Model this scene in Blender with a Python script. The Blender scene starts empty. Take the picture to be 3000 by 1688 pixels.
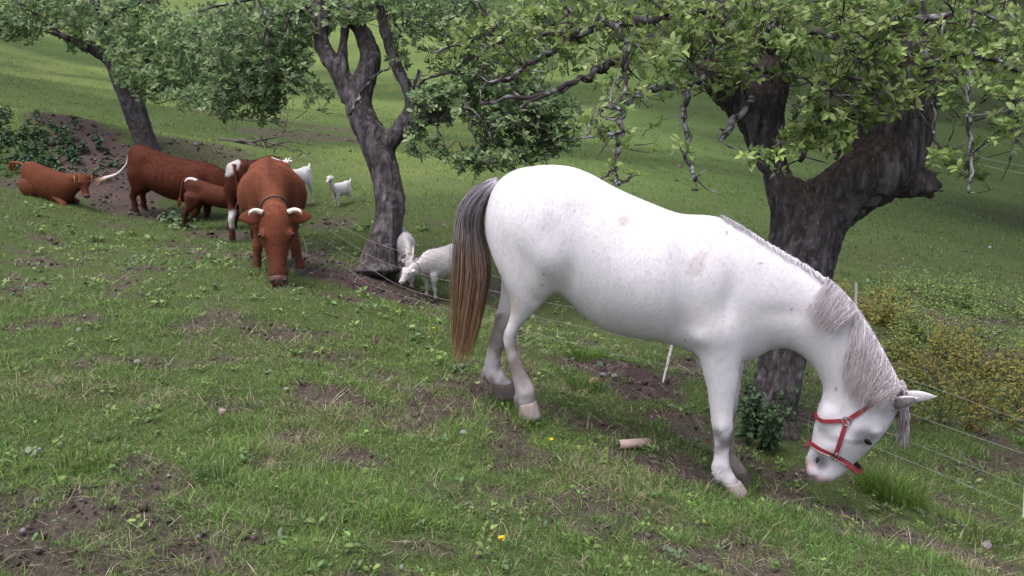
import bpy, math, random
import numpy as np
from mathutils import Vector
from mathutils.bvhtree import BVHTree

rng = np.random.default_rng(11)
random.seed(11)
scene = bpy.context.scene
COL = scene.collection
R = math.radians

# ------------------------------------------------------------------ camera
EYE = 1.6
PITCH = R(15.0)
FPX = 2354.6            # focal length in pixels of a 3000 px wide picture
cam_data = bpy.data.cameras.new('camera')
cam_data.sensor_width = 36.0
cam_data.lens = 36.0 * FPX / 3000.0
cam_data.clip_start = 0.05
cam_data.clip_end = 1000.0
cam = bpy.data.objects.new('camera', cam_data)
cam.location = (0, 0, EYE)
cam.rotation_euler = (R(90) - PITCH, 0, 0)
COL.objects.link(cam)
scene.camera = cam

# ------------------------------------------------------------------ light: bright overcast
SUN_EL, SUN_AZ = R(72), R(230)
world = bpy.data.worlds.new('World')
scene.world = world
world.use_nodes = True
wn = world.node_tree
wn.nodes.clear()
w_out = wn.nodes.new('ShaderNodeOutputWorld')
w_bg = wn.nodes.new('ShaderNodeBackground')
w_sky = wn.nodes.new('ShaderNodeTexSky')
w_sky.sky_type = 'NISHITA'
w_sky.sun_disc = False
w_sky.sun_elevation = SUN_EL
w_sky.sun_rotation = SUN_AZ
w_sky.air_density = 1.0
w_sky.dust_density = 6.0
w_sky.ozone_density = 1.0
w_hs = wn.nodes.new('ShaderNodeHueSaturation')     # a cloud layer greys the blue
w_hs.inputs['Saturation'].default_value = 0.55
w_hs.inputs['Hue'].default_value = 0.525
wn.links.new(w_sky.outputs[0], w_hs.inputs['Color'])
wn.links.new(w_hs.outputs[0], w_bg.inputs['Color'])
w_bg.inputs['Strength'].default_value = 0.12
wn.links.new(w_bg.outputs[0], w_out.inputs['Surface'])

sun_data = bpy.data.lights.new('sun', 'SUN')
sun_data.energy = 0.8
sun_data.angle = R(35)
sun_data.color = (0.985, 0.93, 1.0)
sun = bpy.data.objects.new('sun', sun_data)
sd = Vector((math.sin(SUN_AZ) * math.cos(SUN_EL), math.cos(SUN_AZ) * math.cos(SUN_EL), math.sin(SUN_EL)))
sun.rotation_euler = sd.to_track_quat('Z', 'Y').to_euler()
sun.location = (0, 0, 30)
COL.objects.link(sun)

vs = scene.view_settings
vs.view_transform = 'Standard'
vs.look = 'None'
vs.exposure = 1.25
vs.gamma = 1.0
scene.cycles.use_denoising = True
scene.cycles.max_bounces = 6
scene.cycles.transparent_max_bounces = 8

# ------------------------------------------------------------------ helpers
SP, CP = math.sin(PITCH), math.cos(PITCH)
def V(x, y, D):
    """point seen at pixel (x, y) of the 3000x1688 picture, D metres in front of the lens"""
    u, v = (x - 1500.0) / FPX, (y - 844.0) / FPX
    return np.array([u * D, D * CP - v * D * SP, EYE - D * SP - v * D * CP])
def S(x, y, D):
    """the same from a 2575 px wide view"""
    return V(x * 1.16505, y * 1.16505, D)

def _h(i, j, k, s):
    with np.errstate(over='ignore'):
        n = (i.astype(np.int64) * 374761393 + j.astype(np.int64) * 668265263 + k.astype(np.int64) * 1274126177 + s * 974711) & 0xffffffff
        n = ((n ^ (n >> 13)) * 1274126177) & 0xffffffff
        n = (n ^ (n >> 16)) & 0xffffff
    return n / float(0xffffff)
def vnoise(P, f, s=0):
    Q = np.asarray(P, float) * f
    if Q.shape[1] == 2:
        Q = np.column_stack([Q, np.zeros(len(Q))])
    I = np.floor(Q).astype(np.int64)
    F = Q - I
    F = F * F * (3 - 2 * F)
    r = 0
    for a in (0, 1):
        for b in (0, 1):
            for c in (0, 1):
                w = (F[:, 0] if a else 1 - F[:, 0]) * (F[:, 1] if b else 1 - F[:, 1]) * (F[:, 2] if c else 1 - F[:, 2])
                r = r + w * _h(I[:, 0] + a, I[:, 1] + b, I[:, 2] + c, s)
    return r
def fbm(P, f, o=3, s=0):
    r, a, t = 0, 1.0, 0
    for k in range(o):
        r = r + a * vnoise(P, f * 2 ** k, s + k * 17)
        t += a
        a *= .5
    return r / t
def sstep(x, a, b):
    t = np.clip((np.asarray(x, float) - a) / (b - a), 0, 1)
    return t * t * (3 - 2 * t)
def unit(v):
    v = np.asarray(v, float)
    return v / (np.linalg.norm(v, axis=-1, keepdims=True) + 1e-12)

def link(o, parent=None, label=None, cat=None, group=None, kind=None):
    COL.objects.link(o)
    if parent is not None:
        o.parent = parent
    if label: o['label'] = label
    if cat: o['category'] = cat
    if group: o['group'] = group
    if kind: o['kind'] = kind
    return o
def obj(name, me, m=None, parent=None, **k):
    if m is not None and not me.materials:
        me.materials.append(m)
    return link(bpy.data.objects.new(name, me), parent, **k)
def thing(name, loc, rz, label, cat, group=None):
    o = bpy.data.objects.new(name, None)
    o.location = [float(c) for c in loc]
    o.rotation_euler = (0, 0, rz)
    o.empty_display_size = 0.2
    return link(o, None, label, cat, group)

def mesh(name, v, f, col=None, smooth=True):
    """v (N,3); f a list of index tuples, or an (M,3)/(M,4) array; col (N,3) point colours"""
    me = bpy.data.meshes.new(name)
    v = np.asarray(v, np.float32)
    if isinstance(f, np.ndarray):
        n, k = f.shape
        me.vertices.add(len(v)); me.vertices.foreach_set('co', v.ravel())
        me.loops.add(n * k); me.loops.foreach_set('vertex_index', f.astype(np.int32).ravel())
        me.polygons.add(n)
        me.polygons.foreach_set('loop_start', np.arange(0, n * k, k, dtype=np.int32))
        me.update(calc_edges=True)
    else:
        me.from_pydata(v.tolist(), [], f)
        me.update()
    if smooth:
        me.polygons.foreach_set('use_smooth', np.ones(len(me.polygons), bool))
    if col is not None:
        setcol(me, col)
    return me
def setcol(me, col):
    a = me.color_attributes.new('Col', 'FLOAT_COLOR', 'POINT')
    c = np.ones((len(me.vertices), 4), np.float32)
    c[:, :3] = col
    a.data.foreach_set('color', c.ravel())
def verts(me):
    a = np.empty(len(me.vertices) * 3, np.float32)
    me.vertices.foreach_get('co', a)
    return a.reshape(-1, 3).astype(float)
def normals(me):
    a = np.empty(len(me.vertices) * 3, np.float32)
    me.vertices.foreach_get('normal', a)
    return a.reshape(-1, 3).astype(float)
def join(parts):
    vs_, fs, o = [], [], 0
    for v, f in parts:
        vs_.append(np.asarray(v, float))
        fs += [tuple(i + o for i in q) for q in f]
        o += len(v)
    return np.vstack(vs_), fs

def spline(P, sub):
    P = np.asarray(P, float)
    n = len(P)
    if n < 3 or sub <= 1:
        t = np.linspace(0, n - 1, max(2, (n - 1) * sub + 1))
        return np.column_stack([np.interp(t, np.arange(n), P[:, k]) for k in range(P.shape[1])])
    Q = np.vstack([2 * P[0] - P[1], P, 2 * P[-1] - P[-2]])
    out = []
    for i in range(n - 1):
        a, b, c, d = Q[i], Q[i + 1], Q[i + 2], Q[i + 3]
        for t in np.arange(sub) / sub:
            out.append(.5 * (2 * b + (c - a) * t + (2 * a - 5 * b + 4 * c - d) * t * t + (3 * b - a - 3 * c + d) * t ** 3))
    out.append(P[-1])
    return np.array(out)
def loft(st, seg=18, sub=4, bulge=.6, p=1.0):
    """st: rows of (centre, half axis 1, half axis 2), each a 3-vector; closed ends"""
    A = spline([np.concatenate([np.asarray(q, float) for q in s]) for s in st], sub)
    def end(a, b):
        d = unit(a[:3] - b[:3]); r = min(np.linalg.norm(a[3:6]), np.linalg.norm(a[6:9])) * bulge
        q1, q2 = a.copy(), a.copy()
        q1[:3] += d * r * .6; q1[3:] *= .8
        q2[:3] += d * r; q2[3:] *= .4
        return q1, q2
    if bulge > 0:
        h1, h2 = end(A[0], A[1]); t1, t2 = end(A[-1], A[-2])
        A = np.vstack([h2, h1, A, t1, t2])
    th = np.linspace(0, 2 * math.pi, seg, endpoint=False)
    c, s = np.cos(th), np.sin(th)
    c = np.sign(c) * np.abs(c) ** p; s = np.sign(s) * np.abs(s) ** p
    v = (A[:, None, :3] + c[None, :, None] * A[:, None, 3:6] + s[None, :, None] * A[:, None, 6:9]).reshape(-1, 3)
    n = len(A)
    f = [(i * seg + j, i * seg + (j + 1) % seg, (i + 1) * seg + (j + 1) % seg, (i + 1) * seg + j) for i in range(n - 1) for j in range(seg)]
    v = np.vstack([v, A[0, :3], A[-1, :3]])
    b = n * seg
    f += [(b, (j + 1) % seg, j) for j in range(seg)] + [(b + 1, (n - 1) * seg + j, (n - 1) * seg + (j + 1) % seg) for j in range(seg)]
    return v, f
def tube(P, r, seg=7, sub=3):
    """round tapered tube along points P with radii r"""
    P = np.asarray(P, float)
    A = spline(np.column_stack([P, np.broadcast_to(np.asarray(r, float), (len(P),))]), sub)
    T = unit(np.gradient(A[:, :3], axis=0))
    ref = np.array([0, 0, 1.0]) if abs(T[len(T) // 2, 2]) < .8 else np.array([1.0, 0, 0])
    U = unit(np.cross(T, ref)); W = np.cross(T, U)
    th = np.linspace(0, 2 * math.pi, seg, endpoint=False)
    rr = np.maximum(A[:, 3], 1e-4)[:, None, None]
    v = (A[:, None, :3] + rr * (np.cos(th)[None, :, None] * U[:, None] + np.sin(th)[None, :, None] * W[:, None])).reshape(-1, 3)
    n = len(A)
    f = [(i * seg + j, i * seg + (j + 1) % seg, (i + 1) * seg + (j + 1) % seg, (i + 1) * seg + j) for i in range(n - 1) for j in range(seg)]
    f += [tuple(range(seg))[::-1], tuple((n - 1) * seg + j for j in range(seg))]
    return v, f
def ellipsoid(c, ax, seg=12, rings=8):
    c = np.asarray(c, float); ax = np.asarray(ax, float)
    if ax.ndim == 1: ax = np.diag(ax)
    v, f = [], []
    for i in range(1, rings):
        a = math.pi * i / rings
        for j in range(seg):
            b = 2 * math.pi * j / seg
            v.append(c + ax[0] * math.sin(a) * math.cos(b) + ax[1] * math.sin(a) * math.sin(b) + ax[2] * math.cos(a))
    f = [(i * seg + j, (i + 1) * seg + j, (i + 1) * seg + (j + 1) % seg, i * seg + (j + 1) % seg) for i in range(rings - 2) for j in range(seg)]
    b = len(v); v += [c + ax[2], c - ax[2]]
    f += [(b, j, (j + 1) % seg) for j in range(seg)] + [(b + 1, (rings - 2) * seg + (j + 1) % seg, (rings - 2) * seg + j) for j in range(seg)]
    return np.array(v), f
def fuse(parts, voxel, smooth=6, name='body'):
    """one continuous skin over overlapping closed shapes"""
    v, f = join(parts)
    me = mesh('tmp', v, f)
    o = bpy.data.objects.new('tmp', me)
    COL.objects.link(o)
    m = o.modifiers.new('r', 'REMESH'); m.mode = 'VOXEL'; m.voxel_size = voxel; m.adaptivity = 0
    if smooth:
        m = o.modifiers.new('s', 'SMOOTH'); m.factor = .5; m.iterations = smooth
    dg = bpy.context.evaluated_depsgraph_get()
    out = bpy.data.meshes.new_from_object(o.evaluated_get(dg))
    out.name = name
    bpy.data.objects.remove(o); bpy.data.meshes.remove(me)
    out.polygons.foreach_set('use_smooth', np.ones(len(out.polygons), bool))
    return out

def fur(me, parent, n, L, W, m, flow, lift=.3, var=.12, name='coat_hair', where=None):
    """short hair lying along the skin: one sliver per hair, coloured like the coat under it"""
    v, nr = verts(me), normals(me)
    c = np.empty(len(v) * 4, np.float32); me.color_attributes['Col'].data.foreach_get('color', c); c = c.reshape(-1, 4)[:, :3]
    i = rng.integers(0, len(v), n)
    if where is not None: i = i[where(v[i])]
    n = len(i)
    p = v[i] + rng.normal(0, .5 * L, (n, 3)) * .5
    N = nr[i]; p = p - N * ((p - v[i]) * N).sum(1, keepdims=True)
    f = np.broadcast_to(np.asarray(flow, float), (n, 3)) + rng.normal(0, .28, (n, 3))
    f = unit(f - N * (f * N).sum(1, keepdims=True))
    d = unit(f + N * lift * rng.uniform(.4, 1.6, (n, 1)))
    s_ = unit(np.cross(N, f)) * (W * rng.uniform(.6, 1.3, (n, 1)) / 2)
    l = L * rng.uniform(.6, 1.3, (n, 1))
    t = np.stack([p - s_, p + s_, p + d * l], 1).reshape(-1, 3)
    col = np.repeat(c[i] * rng.uniform(1 - var, 1 + var, (n, 1)), 3, axis=0)
    return obj(name, mesh(name, t, np.arange(n * 3).reshape(-1, 3), col, smooth=False), m, parent, kind='stuff')
def relax(me, v, w, n):
    """move each vertex towards the mean of its neighbours, by weight w"""
    e = np.empty(len(me.edges) * 2, np.int32); me.edges.foreach_get('vertices', e); e = e.reshape(-1, 2)
    cnt = np.bincount(e.ravel(), minlength=len(v)).astype(float)[:, None]
    w = w[:, None] * .6
    for _ in range(n):
        m = np.column_stack([np.bincount(e[:, 0], v[e[:, 1], k], len(v)) + np.bincount(e[:, 1], v[e[:, 0], k], len(v)) for k in range(3)]) / cnt
        v = v + (m - v) * w
    me.vertices.foreach_set('co', v.astype(np.float32).ravel()); me.update()
    return v

# ------------------------------------------------------------------ materials
def mat(name, base=(.5, .5, .5), rough=.7, attr=False, noise=None, bump=None, spec=.3, trans=0.0, metal=0.0, sheen=0.0, coords='Object', fleck=None):
    """noise=(scale, amount[, stretch]) varies the colour, bump=(scale, strength, distance[, stretch]) the relief"""
    m = bpy.data.materials.new(name)
    m.use_nodes = True
    nt = m.node_tree
    b = nt.nodes['Principled BSDF']
    out = nt.nodes['Material Output']
    b.inputs['Roughness'].default_value = rough
    b.inputs['Specular IOR Level'].default_value = spec
    b.inputs['Metallic'].default_value = metal
    if sheen:
        b.inputs['Sheen Weight'].default_value = sheen
    tc = nt.nodes.new('ShaderNodeTexCoord')
    if attr:
        a = nt.nodes.new('ShaderNodeAttribute'); a.attribute_name = 'Col'
        c = a.outputs['Color']
    else:
        a = nt.nodes.new('ShaderNodeRGB'); a.outputs[0].default_value = (*base, 1)
        c = a.outputs[0]
    def tex(scale, stretch, detail=4):
        mp = nt.nodes.new('ShaderNodeMapping')
        mp.inputs['Scale'].default_value = stretch
        nt.links.new(tc.outputs[coords], mp.inputs[0])
        n = nt.nodes.new('ShaderNodeTexNoise')
        n.inputs['Scale'].default_value = scale
        n.inputs['Detail'].default_value = detail
        n.inputs['Roughness'].default_value = .6
        nt.links.new(mp.outputs[0], n.inputs['Vector'])
        return n.outputs[0]
    if noise:
        n = tex(noise[0], noise[2] if len(noise) > 2 else (1, 1, 1))
        mr = nt.nodes.new('ShaderNodeMapRange')
        mr.inputs['From Min'].default_value = .25; mr.inputs['From Max'].default_value = .75
        mr.inputs['To Min'].default_value = 1 - noise[1]; mr.inputs['To Max'].default_value = 1 + noise[1]
        nt.links.new(n, mr.inputs[0])
        mx = nt.nodes.new('ShaderNodeMix'); mx.data_type = 'RGBA'; mx.blend_type = 'MULTIPLY'
        mx.inputs[0].default_value = 1
        nt.links.new(c, mx.inputs[6]); nt.links.new(mr.outputs[0], mx.inputs[7])
        c = mx.outputs[2]
    if fleck:                                   # (scale, low, high, colour, stretch): pale lichen flecks
        n = tex(fleck[0], fleck[4], 3)
        mr = nt.nodes.new('ShaderNodeMapRange')
        mr.inputs['From Min'].default_value = fleck[1]; mr.inputs['From Max'].default_value = fleck[2]
        nt.links.new(n, mr.inputs[0])
        mx = nt.nodes.new('ShaderNodeMix'); mx.data_type = 'RGBA'
        nt.links.new(mr.outputs[0], mx.inputs[0]); nt.links.new(c, mx.inputs[6])
        mx.inputs[7].default_value = (*fleck[3], 1)
        c = mx.outputs[2]
    nt.links.new(c, b.inputs['Base Color'])
    if bump:
        n = tex(bump[0], bump[3] if len(bump) > 3 else (1, 1, 1), 6)
        bp = nt.nodes.new('ShaderNodeBump')
        bp.inputs['Strength'].default_value = bump[1]; bp.inputs['Distance'].default_value = bump[2]
        nt.links.new(n, bp.inputs['Height'])
        nt.links.new(bp.outputs[0], b.inputs['Normal'])
    if trans:
        t = nt.nodes.new('ShaderNodeBsdfTranslucent')
        nt.links.new(c, t.inputs['Color'])
        ms = nt.nodes.new('ShaderNodeMixShader'); ms.inputs[0].default_value = trans
        nt.links.new(b.outputs[0], ms.inputs[1]); nt.links.new(t.outputs[0], ms.inputs[2])
        nt.links.new(ms.outputs[0], out.inputs['Surface'])
    return m
# ------------------------------------------------------------------ terrain: a hillside falling to the right
_cp = []
def _d(x, y, D): _cp.append(S(x, y, D))
def _z(x, y, Z):
    v = (y * 1.16505 - 844.0) / FPX
    _cp.append(S(x, y, (EYE - Z) / (SP + v * CP)))
_z(0, 1449, .0); _z(1287, 1449, -.22); _z(2575, 1449, -.62)
_z(0, 1000, -.10); _z(650, 1000, -.25); _z(0, 700, -.22); _z(400, 700, -.27)
for q in ((1330, 1045, 4.95), (1860, 1250, 4.5), (2520, 1290, 5.2), (1960, 1080, 5.7), (1668, 958, 6.5),
          (750, 714, 7.3), (1115, 768, 9.0), (950, 690, 9.0), (560, 600, 11.6), (130, 507, 12.5), (385, 550, 13),
          (0, 450, 14), (0, 280, 19), (375, 388, 16), (250, 290, 21), (865, 524, 13), (765, 500, 14.5),
          (640, 370, 19), (900, 340, 24), (1300, 420, 19), (1600, 400, 23), (2200, 600, 16), (2500, 800, 10.5),
          (2400, 1000, 7.3), (0, 110, 42), (600, 200, 42), (1300, 150, 48), (2000, 200, 52), (2575, 250, 52)):
    _d(*q)
_cp += [np.array(q, float) for q in ((-120, 150, 40), (0, 150, 34), (120, 150, 26), (-60, 90, 16), (0, 95, 13), (70, 95, 8),
        (-90, 20, 22), (-30, 5, 6.5), (-8, 0, 1.1), (0, -12, .6), (8, 0, -1.9), (20, 8, -5), (60, 20, -8), (-60, -20, 14), (60, -20, -12), (-4.5, 3, .35), (-9, 9, .6))]
_cp = np.array(_cp)
def _tps(A, B):
    r2 = ((A[:, None, :] - B[None]) ** 2).sum(-1) + 1e-9
    return .5 * r2 * np.log(r2)
_n = len(_cp)
_K = np.zeros((_n + 3, _n + 3))
_K[:_n, :_n] = _tps(_cp[:, :2], _cp[:, :2]) + np.eye(_n) * .05
_K[:_n, _n] = 1; _K[:_n, _n + 1:] = _cp[:, :2]
_K[_n:, :_n] = _K[:_n, _n:].T
_W = np.linalg.solve(_K, np.concatenate([_cp[:, 2], np.zeros(3)]))
def ground(X, Y):
    X = np.atleast_1d(np.asarray(X, float)); Y = np.atleast_1d(np.asarray(Y, float))
    P = np.column_stack([X, Y])
    z = np.empty(len(P))
    for i in range(0, len(P), 40000):
        q = P[i:i + 40000]
        z[i:i + 40000] = _tps(q, _cp[:, :2]) @ _W[:_n] + _W[_n] + q @ _W[_n + 1:]
    near = 1 - sstep(Y, 18, 40)
    z += .55 * np.exp(-(((X + 10.0) / 1.9) ** 2 + ((Y - 16.6) / 1.5) ** 2) / 2)
    z += ((fbm(P, 1.1, 3, 3) - .5) * .13 + (fbm(P, 5.0, 3, 9) - .5) * .085 * (1 - .6 * sstep(Y, 5, 12))) * near + (fbm(P, .25, 3, 5) - .5) * .35 * sstep(Y, 12, 30)
    return z
def gz(x, y):
    return float(ground(x, y)[0])
def G(x, y, view=True):
    """ground point seen at pixel (x, y) of a 2575 px wide view"""
    D = np.concatenate([np.linspace(1.5, 20, 400), np.linspace(20.3, 140, 240)])
    P = np.array([S(x, y, d) for d in D])
    h = P[:, 2] - ground(P[:, 0], P[:, 1])
    i = int(np.argmax(h < 0)) if (h < 0).any() else len(D) - 1
    i = max(i, 1)
    t = h[i - 1] / (h[i - 1] - h[i] + 1e-9)
    p = P[i - 1] * (1 - t) + P[i] * t
    return p

# bare soil: trodden spots, the cattle track, the scrape under the horse  (view x, view y, half width, half depth in metres, bareness)
_soil = [(200, 1340, .42, .22, .8), (60, 1260, .3, .2, .6), (400, 1190, .28, .16, .8), (850, 985, .3, .2, .9), (960, 1030, .2, .12, .7),
         (780, 835, .3, .15, .75), (170, 805, .3, .16, .7), (120, 665, .4, .2, .6), (870, 1160, .22, .1, .9), (1240, 965, .35, .22, .95),
         (1400, 1050, .3, .2, .9), (1540, 925, .5, .38, 1.), (1620, 985, .4, .25, .95), (1680, 1040, .3, .16, .9), (1640, 1150, .36, .1, 1.), (1760, 1170, .3, .1, .8),
         (1400, 1245, .6, .16, .65), (1420, 1320, .3, .12, .7), (1870, 1225, .3, .12, .9), (2080, 1275, .55, .16, .85), (2270, 1350, .45, .16, .8),
         (2330, 1240, .3, .12, .7), (2030, 1050, .25, .2, .9), (1100, 1000, .2, .1, .7), (700, 1290, .3, .1, .5), (1050, 1390, .3, .1, .5),
         (880, 700, .9, .5, 1.), (800, 660, .5, .4, .9), (720, 640, .5, .8, .8), (1010, 720, .5, .3, .8), (580, 590, .8, .4, .8), (880, 890, .3, .15, .6),
         (170, 300, .7, .8, .9), (210, 340, .7, .9, 1.), (240, 390, .7, .9, 1.), (270, 430, .7, .8, 1.), (300, 480, .8, .8, .95), (320, 525, .7, .6, .8),
         (70, 465, .5, .5, .8), (500, 370, 1.0, 1.2, .6), (800, 345, 2.6, 1.0, .55), (900, 330, 2.2, 1.0, .5), (640, 300, 2.5, 1.0, .3), (830, 560, .4, .4, .6),
         (1320, 1010, .35, .2, 1.), (1480, 1060, .35, .15, .9), (1950, 1180, .3, .12, .9), (1780, 1100, .3, .15, .8), (330, 1260, .3, .12, .8), (120, 1400, .35, .12, .8), (680, 1180, .2, .1, .7), (1180, 1250, .25, .1, .7), (2400, 1180, .3, .2, .5), (1560, 1290, .4, .1, .5), (2440, 1290, .3, .2, .5), (300, 1420, .4, .15, .6), (520, 1340, .3, .12, .5)]
_soilP = [(G(a, b), c, d, e) for a, b, c, d, e in _soil]
def soil(X, Y):
    X = np.asarray(X, float); Y = np.asarray(Y, float)
    P = np.column_stack([X, Y])
    wx = X + (fbm(P, 3.5, 3, 31) - .5) * .35; wy = Y + (fbm(P, 3.5, 3, 57) - .5) * .35
    m = np.zeros(len(X))
    for p, a, b, e in _soilP:
        d = np.sqrt(((wx - p[0]) / a) ** 2 + ((wy - p[1]) / b) ** 2)
        m = np.maximum(m, e * (1 - sstep(d, .7, 1.2)))
    sp = fbm(P, 2.6, 4, 77)
    m = np.maximum(m, .8 * sstep(sp, .56, .70) * (1 - sstep(Y, 8, 16)))
    return m

ys = [-14, -10, -7, -5, -3.5, -2.2, -1.2, -.4, .3, .8, 1.2, 1.5]
y = 1.7
while y < 190:
    ys.append(y); y *= 1.015
ys = np.array(ys)
t = np.linspace(-1, 1, 330)
a = t * (.3 + .7 * t * t)
XX = a[None, :] * (14 + 1.35 * np.abs(ys))[:, None]
YY = np.broadcast_to(ys[:, None], XX.shape)
gx, gy = XX.ravel(), YY.ravel()
gzv = ground(gx, gy)
sm = soil(gx, gy)
gP = np.column_stack([gx, gy])
near = 1 - sstep(gy, 12, 25)
gzv += near * sm * ((fbm(gP, 14, 3, 91) - .5) * .045 - .025)
nr, nc = XX.shape
ii = (np.arange(nr - 1)[:, None] * nc + np.arange(nc - 1)[None]).ravel()
quads = np.column_stack([ii, ii + 1, ii + nc + 1, ii + nc])
c_soil = np.array([.068, .048, .047]); c_turf = np.array([.058, .078, .028])
ff = fbm(gP, .35, 3, 12)
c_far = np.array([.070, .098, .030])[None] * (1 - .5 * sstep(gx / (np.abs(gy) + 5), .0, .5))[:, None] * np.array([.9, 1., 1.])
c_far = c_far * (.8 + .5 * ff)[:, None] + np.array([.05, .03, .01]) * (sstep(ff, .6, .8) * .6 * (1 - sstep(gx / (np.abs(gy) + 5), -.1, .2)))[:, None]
fold_tone = sstep(fbm(gP * np.array([.45, 1.6]), .11, 3, 512), .38, .66)  # slope folds put into the colour: bright bands for ridges, dim ones between
c_far = c_far * (.62 + .62 * fold_tone)[:, None] * (1 - .34 * sstep(gx / (np.abs(gy) + 5), .05, .4))[:, None] + np.array([.016, .008, .002]) * (fold_tone ** 2 * (1 - sstep(gx / (np.abs(gy) + 5), -.1, .2)))[:, None]
w = sstep(gy, 9, 22)[:, None]
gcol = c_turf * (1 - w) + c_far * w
gcol = gcol * (1 - sm[:, None]) + c_soil * (.75 + .6 * fbm(gP, 9, 3, 44))[:, None] * sm[:, None]
m_ground = mat('soil_and_turf', attr=True, rough=.95, spec=.1, noise=(38, .45), bump=(70, .9, .02))
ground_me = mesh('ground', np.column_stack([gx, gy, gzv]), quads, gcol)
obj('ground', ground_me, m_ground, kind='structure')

# ------------------------------------------------------------------ grass: real blades, thinner on the ground the farther away
def in_view(n, y0, y1, margin=1.2):
    Y = np.exp(rng.uniform(math.log(y0), math.log(y1), n))
    X = rng.uniform(-1, 1, n) * (.66 * Y + margin)
    return X, Y
def blades(X, Y, L, Wd, lean, az, col, droop, name):
    n = len(X)
    Z = ground(X, Y)
    B = np.column_stack([X, Y, Z - .004])
    d = np.column_stack([np.cos(az), np.sin(az), np.zeros(n)])
    up = np.array([0, 0, 1.0])
    sd = np.column_stack([-np.sin(az + rng.normal(0, .9, n)), np.cos(az + rng.normal(0, .9, n)), np.zeros(n)]) * (Wd * .5)[:, None]
    M = B + d * (L * np.sin(lean) * .5)[:, None] + up * (L * np.cos(lean) * .55)[:, None]
    T = B + d * (L * np.sin(lean) * (1.1 + droop * .4))[:, None] + up * (L * np.maximum(np.cos(lean) - droop * .5, .05))[:, None]
    v = np.stack([B - sd, B + sd, M - sd * .8, M + sd * .8, T], 1).reshape(-1, 3)
    o = np.arange(n)[:, None] * 5
    f = np.stack([o + [0, 1, 3], o + [0, 3, 2], o + [2, 3, 4]], 1).reshape(-1, 3)
    c = np.repeat(col, 5, axis=0).reshape(n, 5, 3).copy()
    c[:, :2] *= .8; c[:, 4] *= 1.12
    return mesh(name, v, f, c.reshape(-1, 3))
def grass_field(n_tuft, per, y0, y1, name):
    TX, TY = in_view(n_tuft, y0, y1)
    P = np.column_stack([TX, TY])
    s_ = soil(TX, TY)
    lush = fbm(P, .9, 3, 201)
    keep = rng.uniform(0, 1, n_tuft) > np.clip(s_ * 1.12, 0, .97) * (.85 + .3 * (lush < .5))
    keep &= rng.uniform(0, 1, n_tuft) > .55 * (1 - sstep(lush, .35, .55)) * (TY < 9)
    TX, TY, lush, P = TX[keep], TY[keep], lush[keep], P[keep]
    n = len(TX)
    sc = np.clip(TY / 4.5, .75, 7) ** .8
    hgt = (.028 + .07 * np.clip(fbm(P, 1.6, 3, 88) - .2, 0, 1) * rng.gamma(3, .33, n)) * (1 + .3 * sstep(TY, 5, 12) - .25 * sstep(TY, 14, 25))
    hue = rng.uniform(0, 1, n)
    k = np.repeat(np.arange(n), per)
    m = len(k)
    r = rng.normal(0, 1, (m, 2)) * (.02 * sc[k])[:, None]
    X, Y = TX[k] + r[:, 0], TY[k] + r[:, 1]
    L = hgt[k] * rng.uniform(.55, 1.35, m) * (.9 + .12 * sc[k])
    Wd = rng.uniform(.0018, .0044, m) * sc[k] ** 1.05
    lean = np.abs(rng.normal(.75, .38, m))
    az = np.arctan2(r[:, 1], r[:, 0]) + rng.normal(0, .8, m)
    pal = np.array([[.178, .295, .056], [.116, .220, .044], [.076, .152, .038], [.165, .245, .068], [.34, .29, .19], [.20, .145, .11]])
    big = fbm(np.column_stack([X, Y]), .7, 3, 300)
    q = rng.uniform(0, 1, m) * .55 + hue[k] * .45 + (big - .5) * .5
    idx = np.select([q > .74, q > .5, q > .30], [0, 3, 1], 2)
    dry = rng.uniform(0, 1, m) < (.09 + .36 * sstep(fbm(np.column_stack([X, Y]), 1.9, 3, 410), .50, .70)) * (1 - .6 * sstep(Y, 5, 12))
    idx[dry] = np.where(rng.uniform(0, 1, dry.sum()) < .6, 4, 5)
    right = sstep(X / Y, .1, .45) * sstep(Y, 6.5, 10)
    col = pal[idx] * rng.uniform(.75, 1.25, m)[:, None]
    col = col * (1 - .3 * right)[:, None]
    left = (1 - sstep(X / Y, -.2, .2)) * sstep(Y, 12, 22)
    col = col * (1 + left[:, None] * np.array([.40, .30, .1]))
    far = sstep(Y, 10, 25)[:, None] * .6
    fold_tone = sstep(fbm(np.column_stack([X * .45, Y * 1.6]), .11, 3, 512), .38, .66)  # the same light and dark slope-fold bands, put into the blade colour
    col = col * (1 + sstep(Y, 9, 20) * ((.62 + .62 * fold_tone) * (1 - .3 * right) - 1))[:, None]
    col = col * (1 - far) + (np.array([.082, .120, .034]) * (.62 + .62 * fold_tone)[:, None] * (1 - .3 * right)[:, None] + np.array([.016, .008, .002]) * (fold_tone ** 2 * left)[:, None]) * far * (1 - .35 * right)[:, None] * (.7 + .6 * big)[:, None] * (1 + left[:, None] * np.array([.40, .28, 0]))
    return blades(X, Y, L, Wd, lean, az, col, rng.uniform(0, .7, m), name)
m_grass = mat('grass_blade', attr=True, rough=.55, spec=.25, trans=.3)
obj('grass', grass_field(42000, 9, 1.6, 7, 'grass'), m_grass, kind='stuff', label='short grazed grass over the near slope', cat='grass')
obj('grass', grass_field(19500, 8, 6.8, 46, 'far_grass'), m_grass, kind='stuff', label='short meadow grass beyond the fence and up the far slope', cat='grass')

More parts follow.
